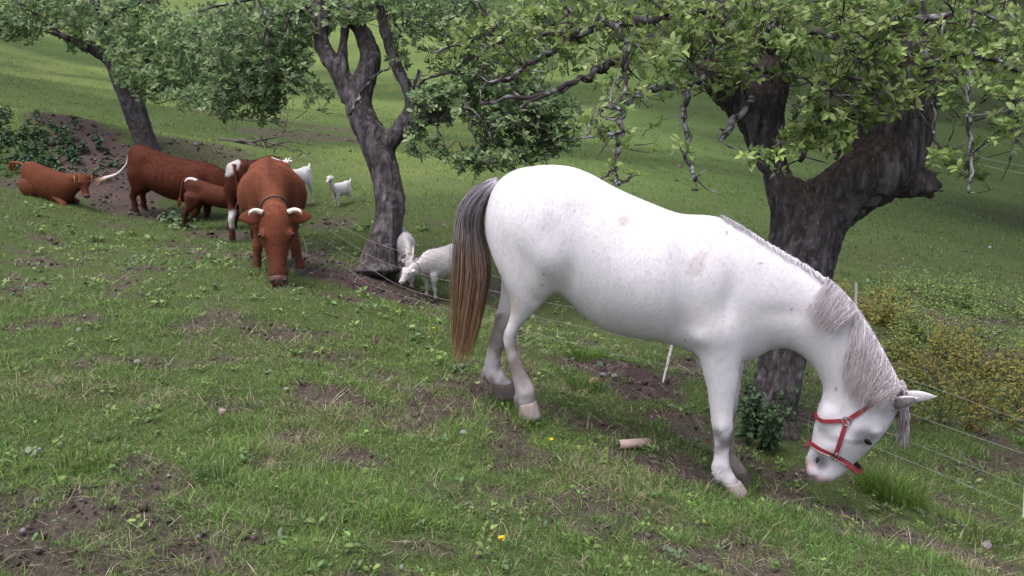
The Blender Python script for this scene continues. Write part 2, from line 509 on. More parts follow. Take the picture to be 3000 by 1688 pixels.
# broad weed leaves pressed into the turf
LEAF_V = np.array([[0, 0, 0], [.32, .25, .07], [.7, .21, .04], [1, 0, -.07], [.7, -.21, .04], [.32, -.25, .07], [.36, 0, 0], [.72, 0, -.02]])
LEAF_F = np.array([[0, 6, 1], [1, 6, 7], [1, 7, 2], [2, 7, 3], [0, 5, 6], [5, 7, 6], [5, 4, 7], [4, 3, 7]])
LEAF_V6 = np.array([[0, 0, 0], [.3, .24, .07], [.7, .21, .04], [1, 0, -.07], [.7, -.21, .04], [.3, -.24, .07]])
LEAF_F6 = np.array([[0, 2, 1], [0, 3, 2], [0, 4, 3], [0, 5, 4]])
def leaves(P, d, up, L, col, name, width=1.0, simple=False):
    """many leaves in one mesh: foot P, direction d, face normal up, length L"""
    n = len(P)
    LV, LF = (LEAF_V6, LEAF_F6) if simple else (LEAF_V, LEAF_F)
    nv = len(LV)
    d = unit(d); s_ = unit(np.cross(up, d)); u = np.cross(d, s_)
    curl = rng.uniform(-.6, 3.2, (n, 1, 1))
    v = P[:, None] + (LV[None, :, 0, None] * d[:, None] + LV[None, :, 1, None] * np.asarray(width).reshape(-1, 1, 1) * s_[:, None] + LV[None, :, 2, None] * curl * u[:, None]) * L[:, None, None]
    f = (np.arange(n)[:, None, None] * nv + LF[None]).reshape(-1, 3)
    c = np.repeat(col, nv, axis=0).reshape(n, nv, 3).copy()
    if not simple: c[:, 6:8] *= 1.15
    return mesh(name, v.reshape(-1, 3), f, c.reshape(-1, 3), smooth=False)
m_weed = mat('weed_leaf', attr=True, rough=.5, spec=.35, trans=.2)
def weed_field(n, y0, y1, name):
    X, Y = in_view(n, y0, y1)
    P = np.column_stack([X, Y])
    cl = fbm(P, 1.4, 3, 640)
    keep = (rng.uniform(0, 1, n) < .25 + 1.5 * (cl - .4)) & (rng.uniform(0, 1, n) > soil(X, Y) * .9)
    X, Y = X[keep], Y[keep]
    k = np.repeat(np.arange(len(X)), 5)
    m = len(k)
    az = rng.uniform(0, 2 * math.pi, m)
    sc = np.clip(Y[k] / 5, .8, 3)
    sp = rng.uniform(.3, 1.2, len(X))[k]
    x = X[k] + np.cos(az) * .012 * sc; yy = Y[k] + np.sin(az) * .012 * sc
    z = ground(x, yy) + rng.uniform(.004, .03, m)
    el = rng.uniform(-.1, .7, m)
    d = np.column_stack([np.cos(az) * np.cos(el), np.sin(az) * np.cos(el), np.sin(el)])
    up = unit(np.column_stack([-np.cos(az) * np.sin(el), -np.sin(az) * np.sin(el), np.cos(el)]) + rng.normal(0, .25, (m, 3)))
    L = rng.uniform(.020, .048, m) * sp * sc
    pal = np.array([[.115, .19, .045], [.075, .14, .045], [.15, .22, .06], [.085, .135, .065]])
    col = pal[rng.integers(0, 4, len(X))][k] * rng.uniform(.75, 1.25, m)[:, None]
    return leaves(np.column_stack([x, yy, z]), d, up, L, col, name, rng.uniform(.7, 1.4, m))
obj('weed_leaves', weed_field(7000, 1.6, 12, 'weed_leaves'), m_weed, kind='stuff', label='small clover and plantain leaves scattered through the turf', cat='weeds')

# dry straw and dead stalks lying in the turf
def straw(n):
    X, Y = in_view(n, 1.6, 10)
    P = np.column_stack([X, Y])
    keep = rng.uniform(0, 1, n) < .10 + .75 * soil(X, Y) + 2.2 * np.clip(fbm(P, 1.9, 3, 410) - .5, 0, 1)
    X, Y = X[keep], Y[keep]
    m = len(X)
    sc = np.clip(Y / 4, .8, 2)
    L = rng.gamma(2.4, .024, m) * sc ** .5
    az = rng.uniform(0, 2 * math.pi, m)
    pal = np.array([[.36, .30, .23], [.26, .19, .155], [.44, .39, .31], [.16, .11, .095], [.22, .155, .135]])
    col = pal[rng.integers(0, 5, m)] * rng.uniform(.7, 1.15, m)[:, None]
    return blades(X, Y, L, rng.uniform(.0014, .0032, m) * sc, rng.uniform(.95, 1.5, m), az, col, np.zeros(m), 'straw')
m_straw = mat('dry_straw', attr=True, rough=.8, spec=.15)
obj('straw', straw(34000), m_straw, kind='stuff', label='dry stalks and dead grass lying on the turf', cat='straw')

# soil crumbs and pebbles on the bare spots
def crumbs(n):
    X, Y = in_view(n, 1.6, 24)
    keep = rng.uniform(0, 1, n) < soil(X, Y) * .9 + .02
    X, Y = X[keep], Y[keep]
    m = len(X)
    sc = np.clip(Y / 5, .8, 3.5)
    r = rng.gamma(2.2, .0035, m) * sc
    Z = ground(X, Y) - .015 + r * .3
    base = np.array([[1, 0, 0], [-1, 0, 0], [0, 1, 0], [0, -1, 0], [0, 0, .8], [0, 0, -.8]])
    v = base[None] * rng.uniform(.55, 1.3, (m, 6, 1)) * r[:, None, None]
    an = rng.uniform(0, 6.28, m); c, s_ = np.cos(an), np.sin(an)
    v = np.stack([v[..., 0] * c[:, None] - v[..., 1] * s_[:, None], v[..., 0] * s_[:, None] + v[..., 1] * c[:, None], v[..., 2]], -1)
    v += np.column_stack([X, Y, Z])[:, None]
    f = np.array([[0, 2, 4], [2, 1, 4], [1, 3, 4], [3, 0, 4], [2, 0, 5], [1, 2, 5], [3, 1, 5], [0, 3, 5]])
    f = (np.arange(m)[:, None, None] * 6 + f[None]).reshape(-1, 3)
    pal = np.array([[.07, .05, .048], [.048, .034, .033], [.10, .075, .072], [.18, .165, .165]])
    col = pal[rng.choice(4, m, p=[.4, .35, .18, .07])]
    return mesh('crumbs', v.reshape(-1, 3), f, np.repeat(col, 6, axis=0), smooth=False)
m_crumb = mat('earth_crumb', attr=True, rough=.95, spec=.1)
obj('soil_crumbs', crumbs(42000), m_crumb, kind='stuff', label='loose soil crumbs and pebbles on the bare patches', cat='soil')
# ------------------------------------------------------------------ the white horse
HA = R(-18.8)
HO = np.array([0.70, 4.35, -.55])
hex_ = np.array([math.cos(HA), math.sin(HA), 0]); hey = np.array([-math.sin(HA), math.cos(HA), 0])
def HL(x, y, off=0.0):
    """picture point -> the horse's own coordinates on its long plane, off metres to its left"""
    d = V(x, y, 1.0) - np.array([0, 0, EYE])
    C = np.array([0, 0, EYE]) - HO
    lam = (off - C @ hey) / (d @ hey)
    P = C + lam * d
    return np.array([P @ hex_, off, P[2]])
def A3(x, y, off=0.0): return HL(1250 + x / 1.646, 420 + y / 1.646, off)
def A4(x, y, off=0.0): return HL(1900 + x / 1.5253, 550 + y / 1.5253, off)
def stn(F, a, b, hw, off=0.0, yaw=0.0):
    p, q = F(*a, off), F(*b, off)
    return ((p + q) / 2, (p - q) / 2, np.array([0, hw, 0.0]))
m_horse = mat('white_coat', attr=True, rough=.75, spec=.2, noise=(9, .035), bump=(220, .18, .002), sheen=.15)
m_hoof = mat('hoof_horn', base=(.075, .062, .060), rough=.75, noise=(40, .3, (1, 1, .2)), bump=(60, .3, .003))
m_hoofp = mat('pale_hoof_horn', base=(.27, .23, .215), rough=.6, noise=(40, .25, (1, 1, .2)), bump=(60, .3, .003))
m_hair = mat('horse_hair', attr=True, rough=.55, spec=.3)
m_eye = mat('dark_eye', base=(.008, .006, .006), rough=.35, spec=.4)
m_red = mat('red_webbing', base=(.24, .032, .042), rough=.75, noise=(160, .25), bump=(400, .4, .001))
m_redpale = mat('pale_webbing_edge', base=(.5, .36, .34), rough=.8, noise=(160, .2))
m_pad = mat('dark_webbing', base=(.05, .05, .06), rough=.85, noise=(150, .3))
m_steel = mat('dull_steel', base=(.32, .32, .34), rough=.35, metal=.9, noise=(60, .2))

def horse():
    root = thing('horse', HO, HA, 'white horse with grey mane and tail grazing in a red halter', 'horse')
    body = []
    T = [stn(A3, (345, 165), (292, 470), .10), stn(A3, (420, 120), (372, 620), .20), stn(A3, (520, 103), (500, 690), .25),
         stn(A3, (640, 99), (625, 690), .27), stn(A3, (760, 129), (705, 765), .275), stn(A3, (900, 208), (800, 858), .29),
         stn(A3, (1050, 274), (950, 925), .30), stn(A3, (1210, 338), (1150, 955), .285), stn(A4, (180, 117), (205, 735), .235),
         stn(A4, (300, 117), (335, 790), .205), stn(A4, (420, 172), (420, 782), .18), stn(A4, (530, 245), (500, 757), .145),
         stn(A4, (640, 308), (575, 716), .115), stn(A4, (760, 383), (648, 735), .10), stn(A4, (870, 480), (712, 785), .09),
         stn(A4, (960, 600), (758, 840), .085), stn(A4, (1040, 740), (778, 890), .08), stn(A4, (1100, 860), (774, 935), .08),
         stn(A4, (1120, 965), (755, 990), .09), stn(A4, (1088, 1048), (738, 1072), .098), stn(A4, (1040, 1112), (728, 1130), .09),
         stn(A4, (983, 1172), (720, 1160), .072), stn(A4, (925, 1226), (712, 1185), .057), stn(A4, (882, 1270), (702, 1212), .053),
         stn(A4, (832, 1300), (706, 1250), .054), stn(A4, (785, 1312), (733, 1292), .042)]
    body.append(loft(T, 72, 6, .35))
    def leg(F, rows, off, offs=None):
        L = []
        for i, (a, b, hw) in enumerate(rows):
            o = off if offs is None else offs[min(i, len(offs) - 1)]
            L.append(stn(F, a, b, hw, o))
        return loft(L, 32, 6, .3)
    nf = [((200, 500), (420, 560), .06), ((195, 640), (430, 660), .085), ((215, 740), (428, 745), .08), ((236, 805), (410, 808), .066), ((258, 880), (400, 880), .055),
          ((270, 960), (385, 960), .046), ((278, 1030), (378, 1030), .043), ((286, 1090), (379, 1085), .045), ((293, 1140), (368, 1140), .034),
          ((291, 1200), (360, 1200), .030), ((279, 1255), (368, 1250), .035), ((299, 1295), (386, 1288), .034), ((322, 1322), (408, 1320), .036)]
    ff = [((215, 780), (428, 780), .075), ((270, 880), (413, 880), .055), ((285, 960), (400, 960), .046), ((300, 1040), (389, 1040), .043),
          ((303, 1090), (386, 1090), .045), ((310, 1140), (380, 1140), .034), ((315, 1185), (383, 1185), .030), ((325, 1225), (408, 1222), .035),
          ((355, 1255), (428, 1248), .034), ((372, 1278), (440, 1270), .036)]
    nh = [((300, 400), (600, 430), .08), ((312, 520), (650, 560), .105), ((345, 620), (648, 650), .105), ((375, 690), (615, 730), .09), ((397, 750), (560, 795), .075), ((400, 800), (510, 845), .062),
          ((378, 862), (470, 890), .047), ((357, 915), (440, 925), .040), ((363, 955), (436, 965), .036), ((380, 1000), (443, 1005), .029),
          ((397, 1060), (460, 1060), .027), ((413, 1125), (487, 1120), .029), ((427, 1192), (519, 1183), .036), ((432, 1236), (521, 1222), .036),
          ((446, 1262), (522, 1248), .036)]
    fh = [((345, 560), (600, 600), .08), ((352, 680), (560, 720), .085), ((337, 770), (470, 820), .06), ((316, 850), (420, 890), .045), ((312, 900), (398, 930), .04),
          ((300, 960), (376, 975), .034), ((288, 1020), (360, 1020), .028), ((275, 1075), (358, 1080), .032), ((270, 1115), (372, 1108), .036),
          ((290, 1142), (396, 1138), .036), ((314, 1162), (412, 1160), .038)]
    body.append(leg(A4, nf, -.135, [-.11, -.125, -.13, -.13, -.13]))
    body.append(leg(A4, ff, .13))
    body.append(leg(A3, nh, -.14, [-.12, -.135, -.14, -.14, -.14]))
    body.append(leg(A3, fh, .14))
    # shoulder, stifle and cheek muscle
    def blob(F, p, off, ax): body.append(ellipsoid(F(*p, off), np.array(ax), 36, 24))
    blob(A4, (830, 1040), -.046, [.085, .040, .1]); blob(A4, (830, 1040), .046, [.085, .040, .1])
    blob(A4, (1005, 1085), -.068, [.035, .026, .03]); blob(A4, (1005, 1085), .068, [.035, .026, .03])     # brow
    blob(A4, (735, 1262), -.035, [.034, .026, .036]); blob(A4, (735, 1262), .035, [.034, .026, .036])
    me = fuse(body, .0130, 3, 'horse_body')
    v = verts(me)
    # even out the joins of trunk and limbs, leaving the lower legs and the head crisp
    zk = A4(330, 800, -.13)[2]
    soft = sstep(v[:, 2], zk - .06, zk + .12) * (1 - sstep(v[:, 0], A4(760, 600)[0], A4(860, 700)[0]))
    v = relax(me, v, soft, 70)
    # muscle relief
    def bump(F, p, off, r, h, sx=1.0, sz=1.0):
        nonlocal v
        q = F(*p, off)
        d2 = ((v[:, 0] - q[0]) / sx) ** 2 + ((v[:, 1] - q[1]) / 1.0) ** 2 + ((v[:, 2] - q[2]) / sz) ** 2
        v = v + normals(me) * (h * np.exp(-d2 / (2 * r * r)))[:, None]
    for s in (-1, 1):
        bump(A4, (270, 420), .23 * s, .09, .022, .7, 1.7); bump(A4, (330, 640), .2 * s, .07, .026, 1.2, 1.0); bump(A4, (230, 670), .2 * s, .045, .020); bump(A4, (360, 500), .19 * s, .035, -.014, .7, 2.4)
        bump(A3, (590, 575), .25 * s, .075, .030, 1.0, 1.2); bump(A3, (500, 600), .22 * s, .04, -.010, .7, 2.0); bump(A3, (640, 200), .22 * s, .05, .014); bump(A3, (430, 420), .22 * s, .13, .014); bump(A3, (760, 250), .2 * s, .06, .014); bump(A3, (690, 640), .26 * s, .06, -.014, .6, 1.6)
        for F_, o_, kn_, fe_, a_, b_ in ((A4, .175, (332, 1062), (325, 1250), (345, 1120), (335, 1215)), (A3, .17, (405, 925), (475, 1205), (422, 985), (450, 1140))):
            if F_ is A3 and s > 0: kn_, fe_, a_, b_ = (350, 900), (318, 1105), (335, 965), (318, 1060)
            bump(F_, kn_, o_ * s, .024, .007, 1.2, 1.2); bump(F_, fe_, o_ * s, .020, .006)
            for k_ in np.linspace(0, 1, 7): bump(F_, (a_[0] + (b_[0] - a_[0]) * k_, a_[1] + (b_[1] - a_[1]) * k_), o_ * s, .009, -.0045, .8, 2.0)
        for k_ in np.linspace(0, 1, 6): bump(A3, (470 + 60 * k_, 640 + 130 * k_), .2 * s, .018, -.006)
        for k_ in range(6): bump(A3, (860 + 62 * k_, 560 + 25 * k_), .29 * s, .03, .0018, .5, 5.0)
        bump(A4, (130, 640), .24 * s, .05, -.012, .7, 1.8); bump(A4, (600, 560), .11 * s, .05, -.008, 2.2, .8); bump(A4, (900, 1120), .085 * s, .018, .006, 2.5, .6); bump(A4, (800, 1130), .08 * s, .025, -.008, 1.8, 1.0)
    me.vertices.foreach_set('co', v.astype(np.float32).ravel()); me.update()
    c = np.tile(np.array([.635, .61, .655]), (len(v), 1))
    n1, n2 = fbm(v, 5, 3, 8), fbm(v, 16, 3, 18)
    def tint(mask, col, k=1.0):
        nonlocal c
        mask = np.clip(mask * k, 0, 1)[:, None]
        c = c * (1 - mask) + np.array(col) * mask
    def spot(p, r, F=A4, off=-.2, soft=.45):
        q = F(*p, off)
        d = np.sqrt(((v[:, 0] - q[0]) ** 2 + (v[:, 2] - q[2]) ** 2)) + (n2 - .5) * r * .9
        return (1 - sstep(d, r * (1 - soft), r)) * (v[:, 1] < .02)
    # soiled lower legs, darker knees and hocks
    front = v[:, 0] > .2
    zk = np.where(front, A4(330, 1050, -.13)[2], A3(400, 920, -.14)[2])
    low = v[:, 2] < zk + .14
    tint(sstep(zk + .12 - v[:, 2], 0, .3) * (.15 + 1.5 * sstep(n1 * .6 + n2 * .4, .34, .62)) * low * (~((v[:, 0] > A4(600, 1000)[0]))), (.20, .165, .158), .85)
    kn = np.sqrt((v[:, 0] - A4(330, 1105, -.13)[0]) ** 2 + (v[:, 2] - A4(330, 1105, -.13)[2]) ** 2)
    tint((1 - sstep(kn + (n1 - .5) * .12, .02, .10)) * sstep(n2, .35, .62), (.12, .10, .10), .8)
    hk = np.sqrt((v[:, 0] - A3(345, 830, .14)[0]) ** 2 + (v[:, 2] - A3(345, 830, .14)[2]) ** 2)
    tint((1 - sstep(hk + (n1 - .5) * .16, .03, .15)) * sstep(n2, .36, .62) * (v[:, 1] > 0), (.11, .095, .098), .85)
    th = np.sqrt((v[:, 0] - A3(405, 760, -.14)[0]) ** 2 + (v[:, 2] - A3(405, 760, -.14)[2]) ** 2)
    tint((1 - sstep(th, .03, .14)), (.34, .27, .23), .6)
    # dirt marks on the side
    tint(spot((215, 352), .062) * sstep(n2 + n1, .7, 1.05), (.40, .33, .33), .65)
    tint(spot((235, 310), .05) * sstep(n2, .4, .6), (.42, .34, .33), .6)
    tint(spot((955, 372), .045, A3) * sstep(n2, .35, .6), (.38, .32, .31), .7)
    tint(spot((740, 270), .04, A3) * sstep(n2, .35, .6), (.42, .37, .38), .6)
    tint(spot((610, 370), .09, A3, soft=.9), (.42, .40, .44), .4)
    tint(spot((560, 740), .16, A3, soft=.9) * n1, (.36, .30, .28), .6)
    for p, F in (((955, 484), A3), ((578, 620), A3), ((565, 680), A3), ((345, 219), A4), ((500, 360), A4), ((845, 942), A4), ((637, 566), A4), ((1245, 960), A3)):
        tint(spot(p, .008, F, soft=.3), (.08, .07, .07), .9)
    # muzzle: pink lips, grey nostril skin, grey round the eye
    q = A4(760, 1310); d = np.linalg.norm((v - q) * np.array([1, .6, 1]), axis=1)
    tint(1 - sstep(d + (n1 - .5) * .03, .035, .085), (.44, .25, .26), .9)
    q = A4(712, 1225); d = np.linalg.norm((v - q) * np.array([1, .5, 1]), axis=1)
    tint(1 - sstep(d, .02, .05), (.45, .28, .29), .9)
    q = A4(765, 1225, -.06); d = np.linalg.norm((v - q) * np.array([1, .5, 1]), axis=1)
    tint((1 - sstep(d + (n2 - .5) * .03, .018, .07)), (.115, .11, .135), .95)
    q = A4(962, 1115, -.09); d = np.linalg.norm((v - q) * np.array([1, .4, 1]), axis=1)
    tint(1 - sstep(d + (n2 - .5) * .02, .02, .085), (.15, .145, .17), .95)
    q = A4(1070, 1000, -.07); d = np.linalg.norm((v - q) * np.array([1, .5, 1]), axis=1)
    tint(1 - sstep(d, .02, .07), (.27, .26, .285), .6)
    # faint grey mottling and dusty stains all over the coat
    mt = fbm(v, 3.2, 4, 140)
    tint(sstep(mt, .48, .72) * (v[:, 2] > -.2), (.46, .45, .50), .36)
    tint(sstep(fbm(v * np.array([1, 1, .6]), 9, 3, 150), .56, .72), (.48, .445, .455), .28)
    tint(sstep(fbm(v, 40, 2, 160), .74, .80), (.34, .31, .32), .10)
    setcol(me, c)
    b_o = obj('body', me, m_horse, root)
    fur(me, b_o, 70000, .016, .0026, m_horse, (-.45, 0, -1.0), .16, .055)
    fet = [A4(330, 1262, -.13), A4(345, 1235, .13), A3(445, 1235, -.14), A3(290, 1120, .14)]
    fur(me, b_o, 250000, .035, .003, m_horse, (-.4, 0, -1.0), .35, .2, 'fetlock_hair', lambda q: np.min([np.linalg.norm(q - f_, axis=1) + .03 * (q[:, 0] - f_[0] > 0) for f_ in fet], axis=0) < .045)
    tree = BVHTree.FromPolygons([Vector(p) for p in v], [tuple(p.vertices) for p in me.polygons])
    def side(F, p, lift=.004, s=-1):
        """point of the near (s=-1) or far (s=1) flank over that spot, and its normal"""
        q = F(*p, -.07)
        hit, n, _, _ = tree.ray_cast(Vector((q[0], s * 1.0, q[2])), Vector((0, -s, 0)))
        if hit is None:
            hit, n, _, _ = tree.find_nearest(Vector((q[0], s * .03, q[2])))
        n = np.array(n)
        if n[1] * s < 0: n = -n
        return np.array(hit) + n * lift, n

    # hooves
    def hoof(F, rows, off, m):
        obj('hoof', mesh('hoof', *loft([stn(F, a, b, hw, off) for a, b, hw in rows], 16, 3, .1)), m, root)
    hoof(A4, [((325, 1318), (412, 1316), .039), ((342, 1342), (430, 1340), .045), ((352, 1384), (452, 1380), .052)], -.13, m_hoofp)
    hoof(A4, [((374, 1272), (444, 1268), .039), ((382, 1300), (455, 1296), .046), ((386, 1342), (470, 1338), .052)], .13, m_hoof)
    hoof(A3, [((446, 1256), (526, 1246), .039), ((446, 1288), (540, 1276), .046), ((446, 1330), (556, 1326), .052)], -.14, m_hoofp)
    hoof(A3, [((314, 1160), (418, 1158), .040), ((316, 1188), (434, 1184), .047), ((324, 1232), (446, 1230), .052)], .14, m_hoof)

    # ears: open cups, dark inside
    def ear(b, t, bo, to, up, w, open_s):
        B, Tp = A4(*b, bo), A4(*t, to)
        ax = unit(Tp - B); L = np.linalg.norm(Tp - B)
        n = unit(np.cross(ax, up)); u = np.cross(n, ax)
        st, si = [], []
        for k, ww in ((0, .62), (.2, .95), (.45, 1.0), (.7, .72), (.9, .28), (1, .06)):
            c0 = B + ax * L * k + u * .01 * math.sin(k * 3.14)
            c0 = c0 + u * .012 * (k - .5) ** 2 * 4
            st.append((c0, u * w * ww, n * w * .34 * ww))
            si.append((c0 + open_s * n * w * .25 * ww, u * w * .76 * ww, n * w * .20 * ww))
        e = obj('ear', mesh('ear', *loft(st, 14, 4, .2)), mat('ear_coat', base=(.50, .48, .51), rough=.8, noise=(30, .15)) if 'ear_coat' not in bpy.data.materials else bpy.data.materials['ear_coat'], root)
        obj('ear_hollow', mesh('ear_hollow', *loft(si[1:-1], 12, 4, .3)), mat('ear_inside', base=(.14, .12, .125), rough=.9, noise=(50, .5)) if 'ear_inside' not in bpy.data.materials else bpy.data.materials['ear_inside'], e)
    ear((1072, 985), (1212, 948), -.052, -.085, np.array([.1, 0, 1.0]), .036, 1)
    ear((1125, 940), (1288, 943), .045, .075, np.array([.1, 0, 1.0]), .033, -1)

    # eyes and nostrils
    for s in (-1, 1):
        p, n = side(A4, (975, 1127), -.004, s)
        a = unit(A4(1000, 1142) - A4(958, 1105)); b = unit(np.cross(n, a))
        obj('eye', mesh('eye', *ellipsoid(p, np.array([a * .034, b * .0155, n * .014]), 14, 10)), m_eye, root)
        l = [p + a * x + b * y + n * z for x, y, z in ((-.028, .004, .003), (-.012, .0145, .0075), (.006, .0155, .008), (.027, .004, .003))]
        obj('eyelid', mesh('eyelid', *tube(l, [.002, .0038, .0038, .002], 7)), mat('lid', base=(.15, .14, .16), rough=.7) if 'lid' not in bpy.data.materials else bpy.data.materials['lid'], root)
        p, n = side(A4, (757, 1222), -.003, s)
        a = unit(A4(775, 1190) - A4(752, 1250)); b = unit(np.cross(n, a))
        obj('nostril', mesh('nostril', *ellipsoid(p, np.array([a * .026, b * .012, n * .006]), 12, 8)), mat('nostril', base=(.035, .03, .035), rough=.8) if 'nostril' not in bpy.data.materials else bpy.data.materials['nostril'], root)

    # hair
    def strands(paths, rad, cols, name, sub=4):
        """paths list of (k,3); cols list of (k,3) along the strand"""
        V_, F_, C_ = [], [], []
        o = 0
        for P, r, cc in zip(paths, rad, cols):
            A = spline(P, sub); n = len(A)
            cs = np.column_stack([np.interp(np.linspace(0, 1, n), np.linspace(0, 1, len(cc)), cc[:, k]) for k in range(3)])
            Tn = unit(np.gradient(A, axis=0))
            U = unit(np.cross(Tn, np.array([0, 1.0, .13]))); W = np.cross(Tn, U)
            rr = r * np.interp(np.linspace(0, 1, n), [0, .1, .75, 1], [.7, 1, .8, .12])[:, None]
            for k in range(3):
                an = k * 2.0944
                V_.append(A + rr * (math.cos(an) * U + math.sin(an) * W)); C_.append(cs)
            i = np.arange(n - 1)
            for k in range(3):
                k2 = (k + 1) % 3
                F_.append(np.column_stack([o + k * n + i, o + k2 * n + i, o + k2 * n + i + 1, o + k * n + i + 1]))
            o += 3 * n
        return mesh(name, np.vstack(V_), np.vstack(F_), np.vstack(C_))
    g = np.array
    # tail
    Lf = spline([A3(*p) for p in ((335, 165), (262, 195), (195, 268), (152, 400), (136, 600), (125, 850), (118, 1075))], 6)
    Rt = spline([A3(*p) for p in ((342, 190), (300, 265), (268, 360), (268, 470), (300, 620), (252, 880), (205, 1080))], 6)
    paths, rad, cols = [], [], []
    for i in range(1300):
        q = rng.beta(1.3, 1.3); end = rng.uniform(.72, 1.0) if rng.random() < .8 else rng.uniform(.35, .8)
        idx = np.linspace(0, end * (len(Lf) - 1), 8)
        wob = np.cumsum(rng.normal(0, .007, 8))
        qq = np.clip(q + wob * 4, 0, 1)
        P = []
        yo = rng.normal(0, .028)
        for k, s in enumerate(idx):
            a = np.array([np.interp(s, np.arange(len(Lf)), Lf[:, j]) for j in range(3)])
            b = np.array([np.interp(s, np.arange(len(Rt)), Rt[:, j]) for j in range(3)])
            p = a * (1 - qq[k]) + b * qq[k]
            p[1] = yo * min(1, k / 3) + .012 * math.sin(i + k) - .05 * math.sin(min(1, s / len(Lf) * 2.2) * 3.14) * (1 - abs(q - .5))
            P.append(p)
        light = q < .36 and rng.random() < .8
        top = g([.58, .55, .60]) if rng.random() < .8 else g([.3, .275, .31])
        mid = g([.44, .41, .46]) if light else g([.24, .215, .245]) * rng.uniform(.75, 1.3)
        low = g([.23, .145, .11]) * rng.uniform(.6, 1.25)
        tip = g([.28, .165, .095]) * rng.uniform(.6, 1.2)
        cols.append(np.array([top, top, mid, mid, mid, (mid + low) / 2, low, tip, tip])); paths.append(np.array(P)); rad.append(rng.uniform(.0014, .0032))
    core = []
    obj('tail', strands(paths, rad, cols, 'tail', 2), m_hair, root)
    # upright short mane along the crest
    crest = spline([A4(*p) for p in ((318, 118), (420, 172), (530, 245), (640, 308), (760, 383), (870, 480), (960, 600), (1040, 740), (1100, 860), (1125, 930))], 8)
    def cr(t):
        s = t * (len(crest) - 1)
        return np.array([np.interp(s, np.arange(len(crest)), crest[:, j]) for j in range(3)])
    nrm = lambda t: unit(np.array([-(cr(min(1, t + .02)) - cr(max(0, t - .02)))[2], 0, (cr(min(1, t + .02)) - cr(max(0, t - .02)))[0]]))
    paths, rad, cols = [], [], []
    for i in range(520):
        t_ = rng.uniform(0.0, .52)
        p = cr(t_) + g([0, rng.normal(0, .012), -.008]); n = nrm(t_); tg = unit(cr(t_ + .02) - cr(t_))
        L = rng.uniform(.018, .036) * (1 if t_ < .25 else .75)
        sd_ = -1 if rng.random() < .7 else 1
        paths.append(np.array([p, p + n * .009 + tg * .006 + g([0, sd_ * .014, 0]), p - n * L * .35 + tg * (.012 + rng.uniform(0, .02)) + g([0, sd_ * (.038 + rng.uniform(0, .014)), 0])]))
        c0 = (g([.34, .32, .36]) if t_ < .15 else g([.56, .53, .57])) * rng.uniform(.7, 1.3)
        cols.append(np.array([c0, c0])); rad.append(rng.uniform(.0010, .0020))
    def hash_(t): return float(vnoise(np.array([[t * 90.0, 3.3, 0.0]]), 1.0, 5)[0])
    # long locks falling over the near side of the neck
    for i in range(1250):
        if i < 230:
            t_ = rng.uniform(.47, .62); u = (t_ - .47) / .15
            tip = A4(690 + 125 * u + rng.normal(0, 20), 590 + 60 * u + 50 * (hash_(t_) - .5) + rng.normal(0, 18), -.115)
            c0 = g([.56, .52, .56])
        else:
            t_ = rng.uniform(.60, .885); u = (t_ - .60) / .35
            tip = A4(868 + 228 * u + rng.normal(0, 14), 915 + rng.normal(0, 25) + 40 * math.sin(u * 3) + 70 * (hash_(t_) - .6) + 30 * u, -.12)
            c0 = g([.55, .51, .545])
        p = cr(t_) + g([0, rng.normal(0, .012), -.004])
        n = nrm(t_)
        tip = p + (tip - p) * (rng.uniform(.80, 1.06) if rng.random() < .75 else rng.uniform(.45, .85))
        a1 = p + n * .016 + g([.004, -.035, 0])
        m1 = p * .62 + tip * .38 + n * .016 + g([rng.normal(0, .008), 0, 0]); m1[1] = -.088 - rng.uniform(0, .03)
        m2 = p * .28 + tip * .72 + g([rng.normal(0, .008), 0, -.004]); m2[1] = -.112 - rng.uniform(0, .03)
        tip[1] = -.105 - rng.uniform(0, .04)
        c0 = c0 * (.72 + .5 * hash_(t_ * 2.3 + 2)) * rng.uniform(.72, 1.3)
        paths.append(np.array([p, a1, m1, m2, tip])); cols.append(np.array([c0 * 1.15, c0, c0 * g([1.0, .97, .96]), c0 * g([1.0, .93, .88])])); rad.append(rng.uniform(.0009, .0018))
    obj('mane', strands(paths, rad, cols, 'mane', 3), m_hair, root)
    paths, rad, cols = [], [], []
    for i in range(170):
        p = A4(1122 + rng.normal(0, 10), 905 + rng.normal(0, 14), rng.normal(.0, .02))
        tip = A4(1128 + rng.normal(0, 22), 1120 + rng.uniform(-70, 55), rng.normal(.02, .03))
        paths.append(np.array([p, p + g([.014, 0, -.004]), A4(1146 + rng.normal(0, 9), 1030, rng.normal(.01, .03)), tip]))
        c0 = g([.40, .35, .38]) * rng.uniform(.6, 1.4)
        cols.append(np.array([c0 * 1.2, c0, c0])); rad.append(rng.uniform(.0018, .0036))
    obj('forelock', strands(paths, rad, cols, 'forelock'), m_hair, root)

    # ---- the halter
    hal = thing('halter', HO, HA, 'red webbing halter with steel rings buckled on the white horse', 'halter')
    def strap(name, pts, w, m, th=.0045, parent=hal):
        A = np.array([np.concatenate(p) for p in pts])
        A = spline(A, 4)
        P, N = A[:, :3], unit(A[:, 3:])
        Tn = unit(np.gradient(P, axis=0)); W = unit(np.cross(N, Tn)) * (w / 2); N = N * th
        v_ = np.stack([P - W, P - W + N, P + W + N, P + W], 1).reshape(-1, 3)
        n = len(P)
        f_ = [(i * 4 + j, i * 4 + (j + 1) % 4, i * 4 + 4 + (j + 1) % 4, i * 4 + 4 + j) for i in range(n - 1) for j in range(4)]
        f_ += [(3, 2, 1, 0), (n * 4 - 4, n * 4 - 3, n * 4 - 2, n * 4 - 1)]
        return obj(name, mesh(name, v_, f_, smooth=False), m, parent)
    def run(F, ps, s=-1, lift=.006): return [side(F, p, lift, s) for p in ps]
